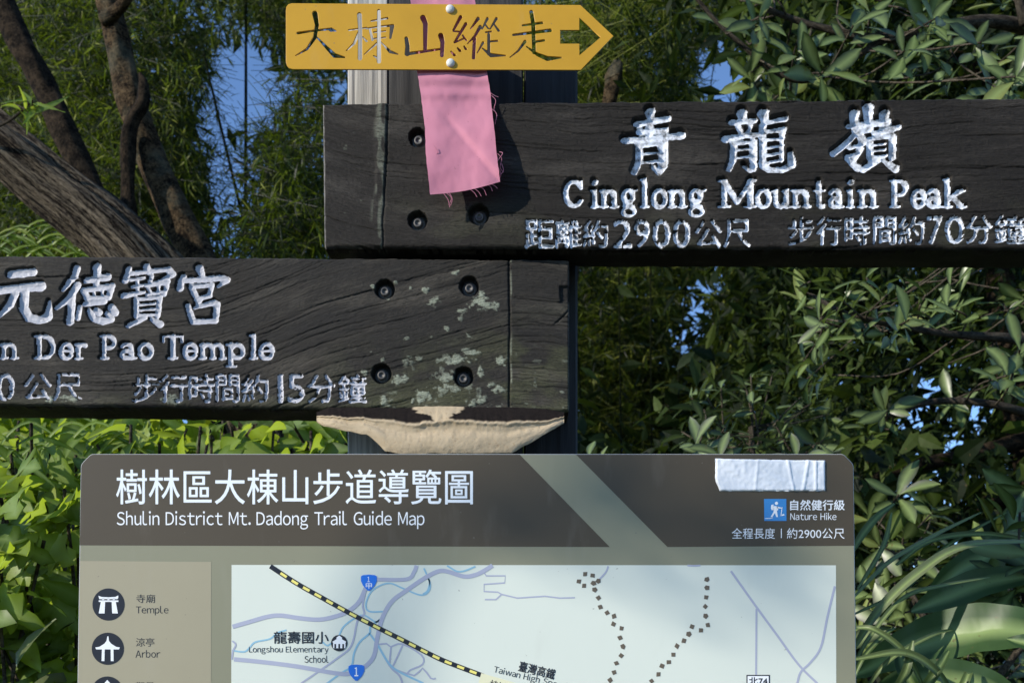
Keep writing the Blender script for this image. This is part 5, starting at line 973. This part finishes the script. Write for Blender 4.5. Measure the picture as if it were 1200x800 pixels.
for pts, hw in [([(1000, 760, 1.45), (1030, 715, 1.42), (1075, 672, 1.42), (1130, 640, 1.44), (1215, 634, 1.5)], 6), ([(995, 790, 1.4), (1020, 745, 1.4), (1060, 700, 1.42), (1110, 685, 1.45), (1160, 676, 1.5)], 3), ([(1050, 662, 1.6), (1090, 634, 1.6), (1150, 626, 1.6), (1220, 634, 1.62)], 4),
                ([(996, 650, 1.5), (1012, 625, 1.5), (1028, 606, 1.5), (1048, 590, 1.52)], 5), ([(1000, 735, 1.38), (1025, 738, 1.36), (1060, 765, 1.36), (1085, 810, 1.38)], 4), ([(1002, 772, 1.36), (1060, 765, 1.35), (1100, 790, 1.36), (1120, 830, 1.4)], 5), ([(1010, 815, 1.42), (1040, 775, 1.4), (1090, 745, 1.42), (1130, 735, 1.5)], 3),
                ([(1035, 830, 1.4), (1060, 790, 1.36), (1070, 750, 1.36)], 5), ([(1060, 840, 1.4), (1095, 790, 1.36), (1112, 762, 1.38)], 6), ([(1000, 700, 1.5), (1040, 660, 1.52), (1090, 630, 1.55), (1150, 600, 1.6)], 3), ([(998, 800, 1.38), (1012, 770, 1.38), (1035, 745, 1.4), (1050, 735, 1.42)], 3),
                ([(1005, 690, 1.6), (1035, 640, 1.6), (1045, 600, 1.62)], 3), ([(1110, 840, 1.45), (1130, 800, 1.42), (1140, 775, 1.44)], 5), ([(1000, 720, 1.5), (1060, 690, 1.55), (1110, 640, 1.6), (1180, 600, 1.7)], 3)]:
    blade(gr, pts, hw, G_BLADE, 'blade', .45, 24)
twigs(gr, [[at(1000, 800, 1.5)*(1, 1, 0)+(0, 0, 0), at(990, 1000, 1.48), at(1000, 790, 1.4)], [at(1000, 800, 1.5)*(1, 1, 0), at(1080, 1000, 1.45), at(1060, 840, 1.4)]], .004, 'stems')
gl = empty('grass_clump', tuple(at(30, 800, 2.2)*(1, 1, 0)), label='tuft of long yellow green blades above the left shrubs, under the lower board', cat='grass clump')
for i in range(22):
    x = RNG.uniform(-30, 120); y = RNG.uniform(500, 560); sg = RNG.choice((-1, 1)); blade(gl, [(x, y+60, 1.9), (x+sg*15, y+15, 1.85), (x+sg*45, y-8, 1.85), (x+sg*80, y+10, 1.85)], 2.6, G_SUN, 'blade', .4, 14)
gd = empty('grass_clump', tuple(at(60, 800, 2.8)*(1, 1, 0)), label='pale grass tuft above the lower board, below the dead log at the left edge', cat='grass clump')
for i in range(46):
    x = RNG.uniform(-20, 110); y = RNG.uniform(262, 300); sg = RNG.choice((-1, 1)); blade(gd, [(x, y+40, 2.8), (x+sg*10, y+8, 2.75), (x+sg*34, y-4, 2.75), (x+sg*60, y+8, 2.75)], 2.0, G_SUN, 'blade', .4, 10)

# ------------------------------------------------------------------ unseen tree added behind the camera, its leaves placed to shade the map board
root = empty('added_shade_tree', (-5.6, -2.3, 0), label='slender unseen tree added behind and left of the camera to shade the map board', cat='tree')
limb([(-5.6, -2.3, -.1, .09), (-5.6, -2.28, 1.5, .08), (-5.58, -2.2, 3.0, .06), (-5.45, -2.0, 3.9, .035), (-5.1, -1.75, 4.22, .014), (-4.4, -1.52, 4.2, .006)], 'trunk', K_DARK, root, 12, .05)
T_ = 6.5; k = 100; px_ = RNG.uniform(610, 975, k); lo_ = np.interp(px_, [560, 620, 860, 960, 1010], [655, 680, 738, 725, 690]); py_ = 528+RNG.random(k)*(lo_-528)
kk = RNG.random(k) < (lo_-528)/210*np.interp(px_, [60, 560, 700, 1010], [.75, .8, 1, 1]); P = PP(px_[kk], py_[kk])-np.array(SUN)*T_; P = P+RNG.normal(0, .25, (len(P), 1))*np.array(SUN); k = len(P)
D = rdir(k)*(1, .4, .7); Nn = RNG.normal(size=(k, 3))*.5+(-.8, -.45, .43); tp = leaf_tpl(4, W_OVATE, .15, .1)
o = link('crown', cloud_mesh('crown', P, D, Nn, RNG.uniform(.03, .045, k), tp[0], [tp[1]]), G_BROAD, root); o['kind'] = 'stuff'
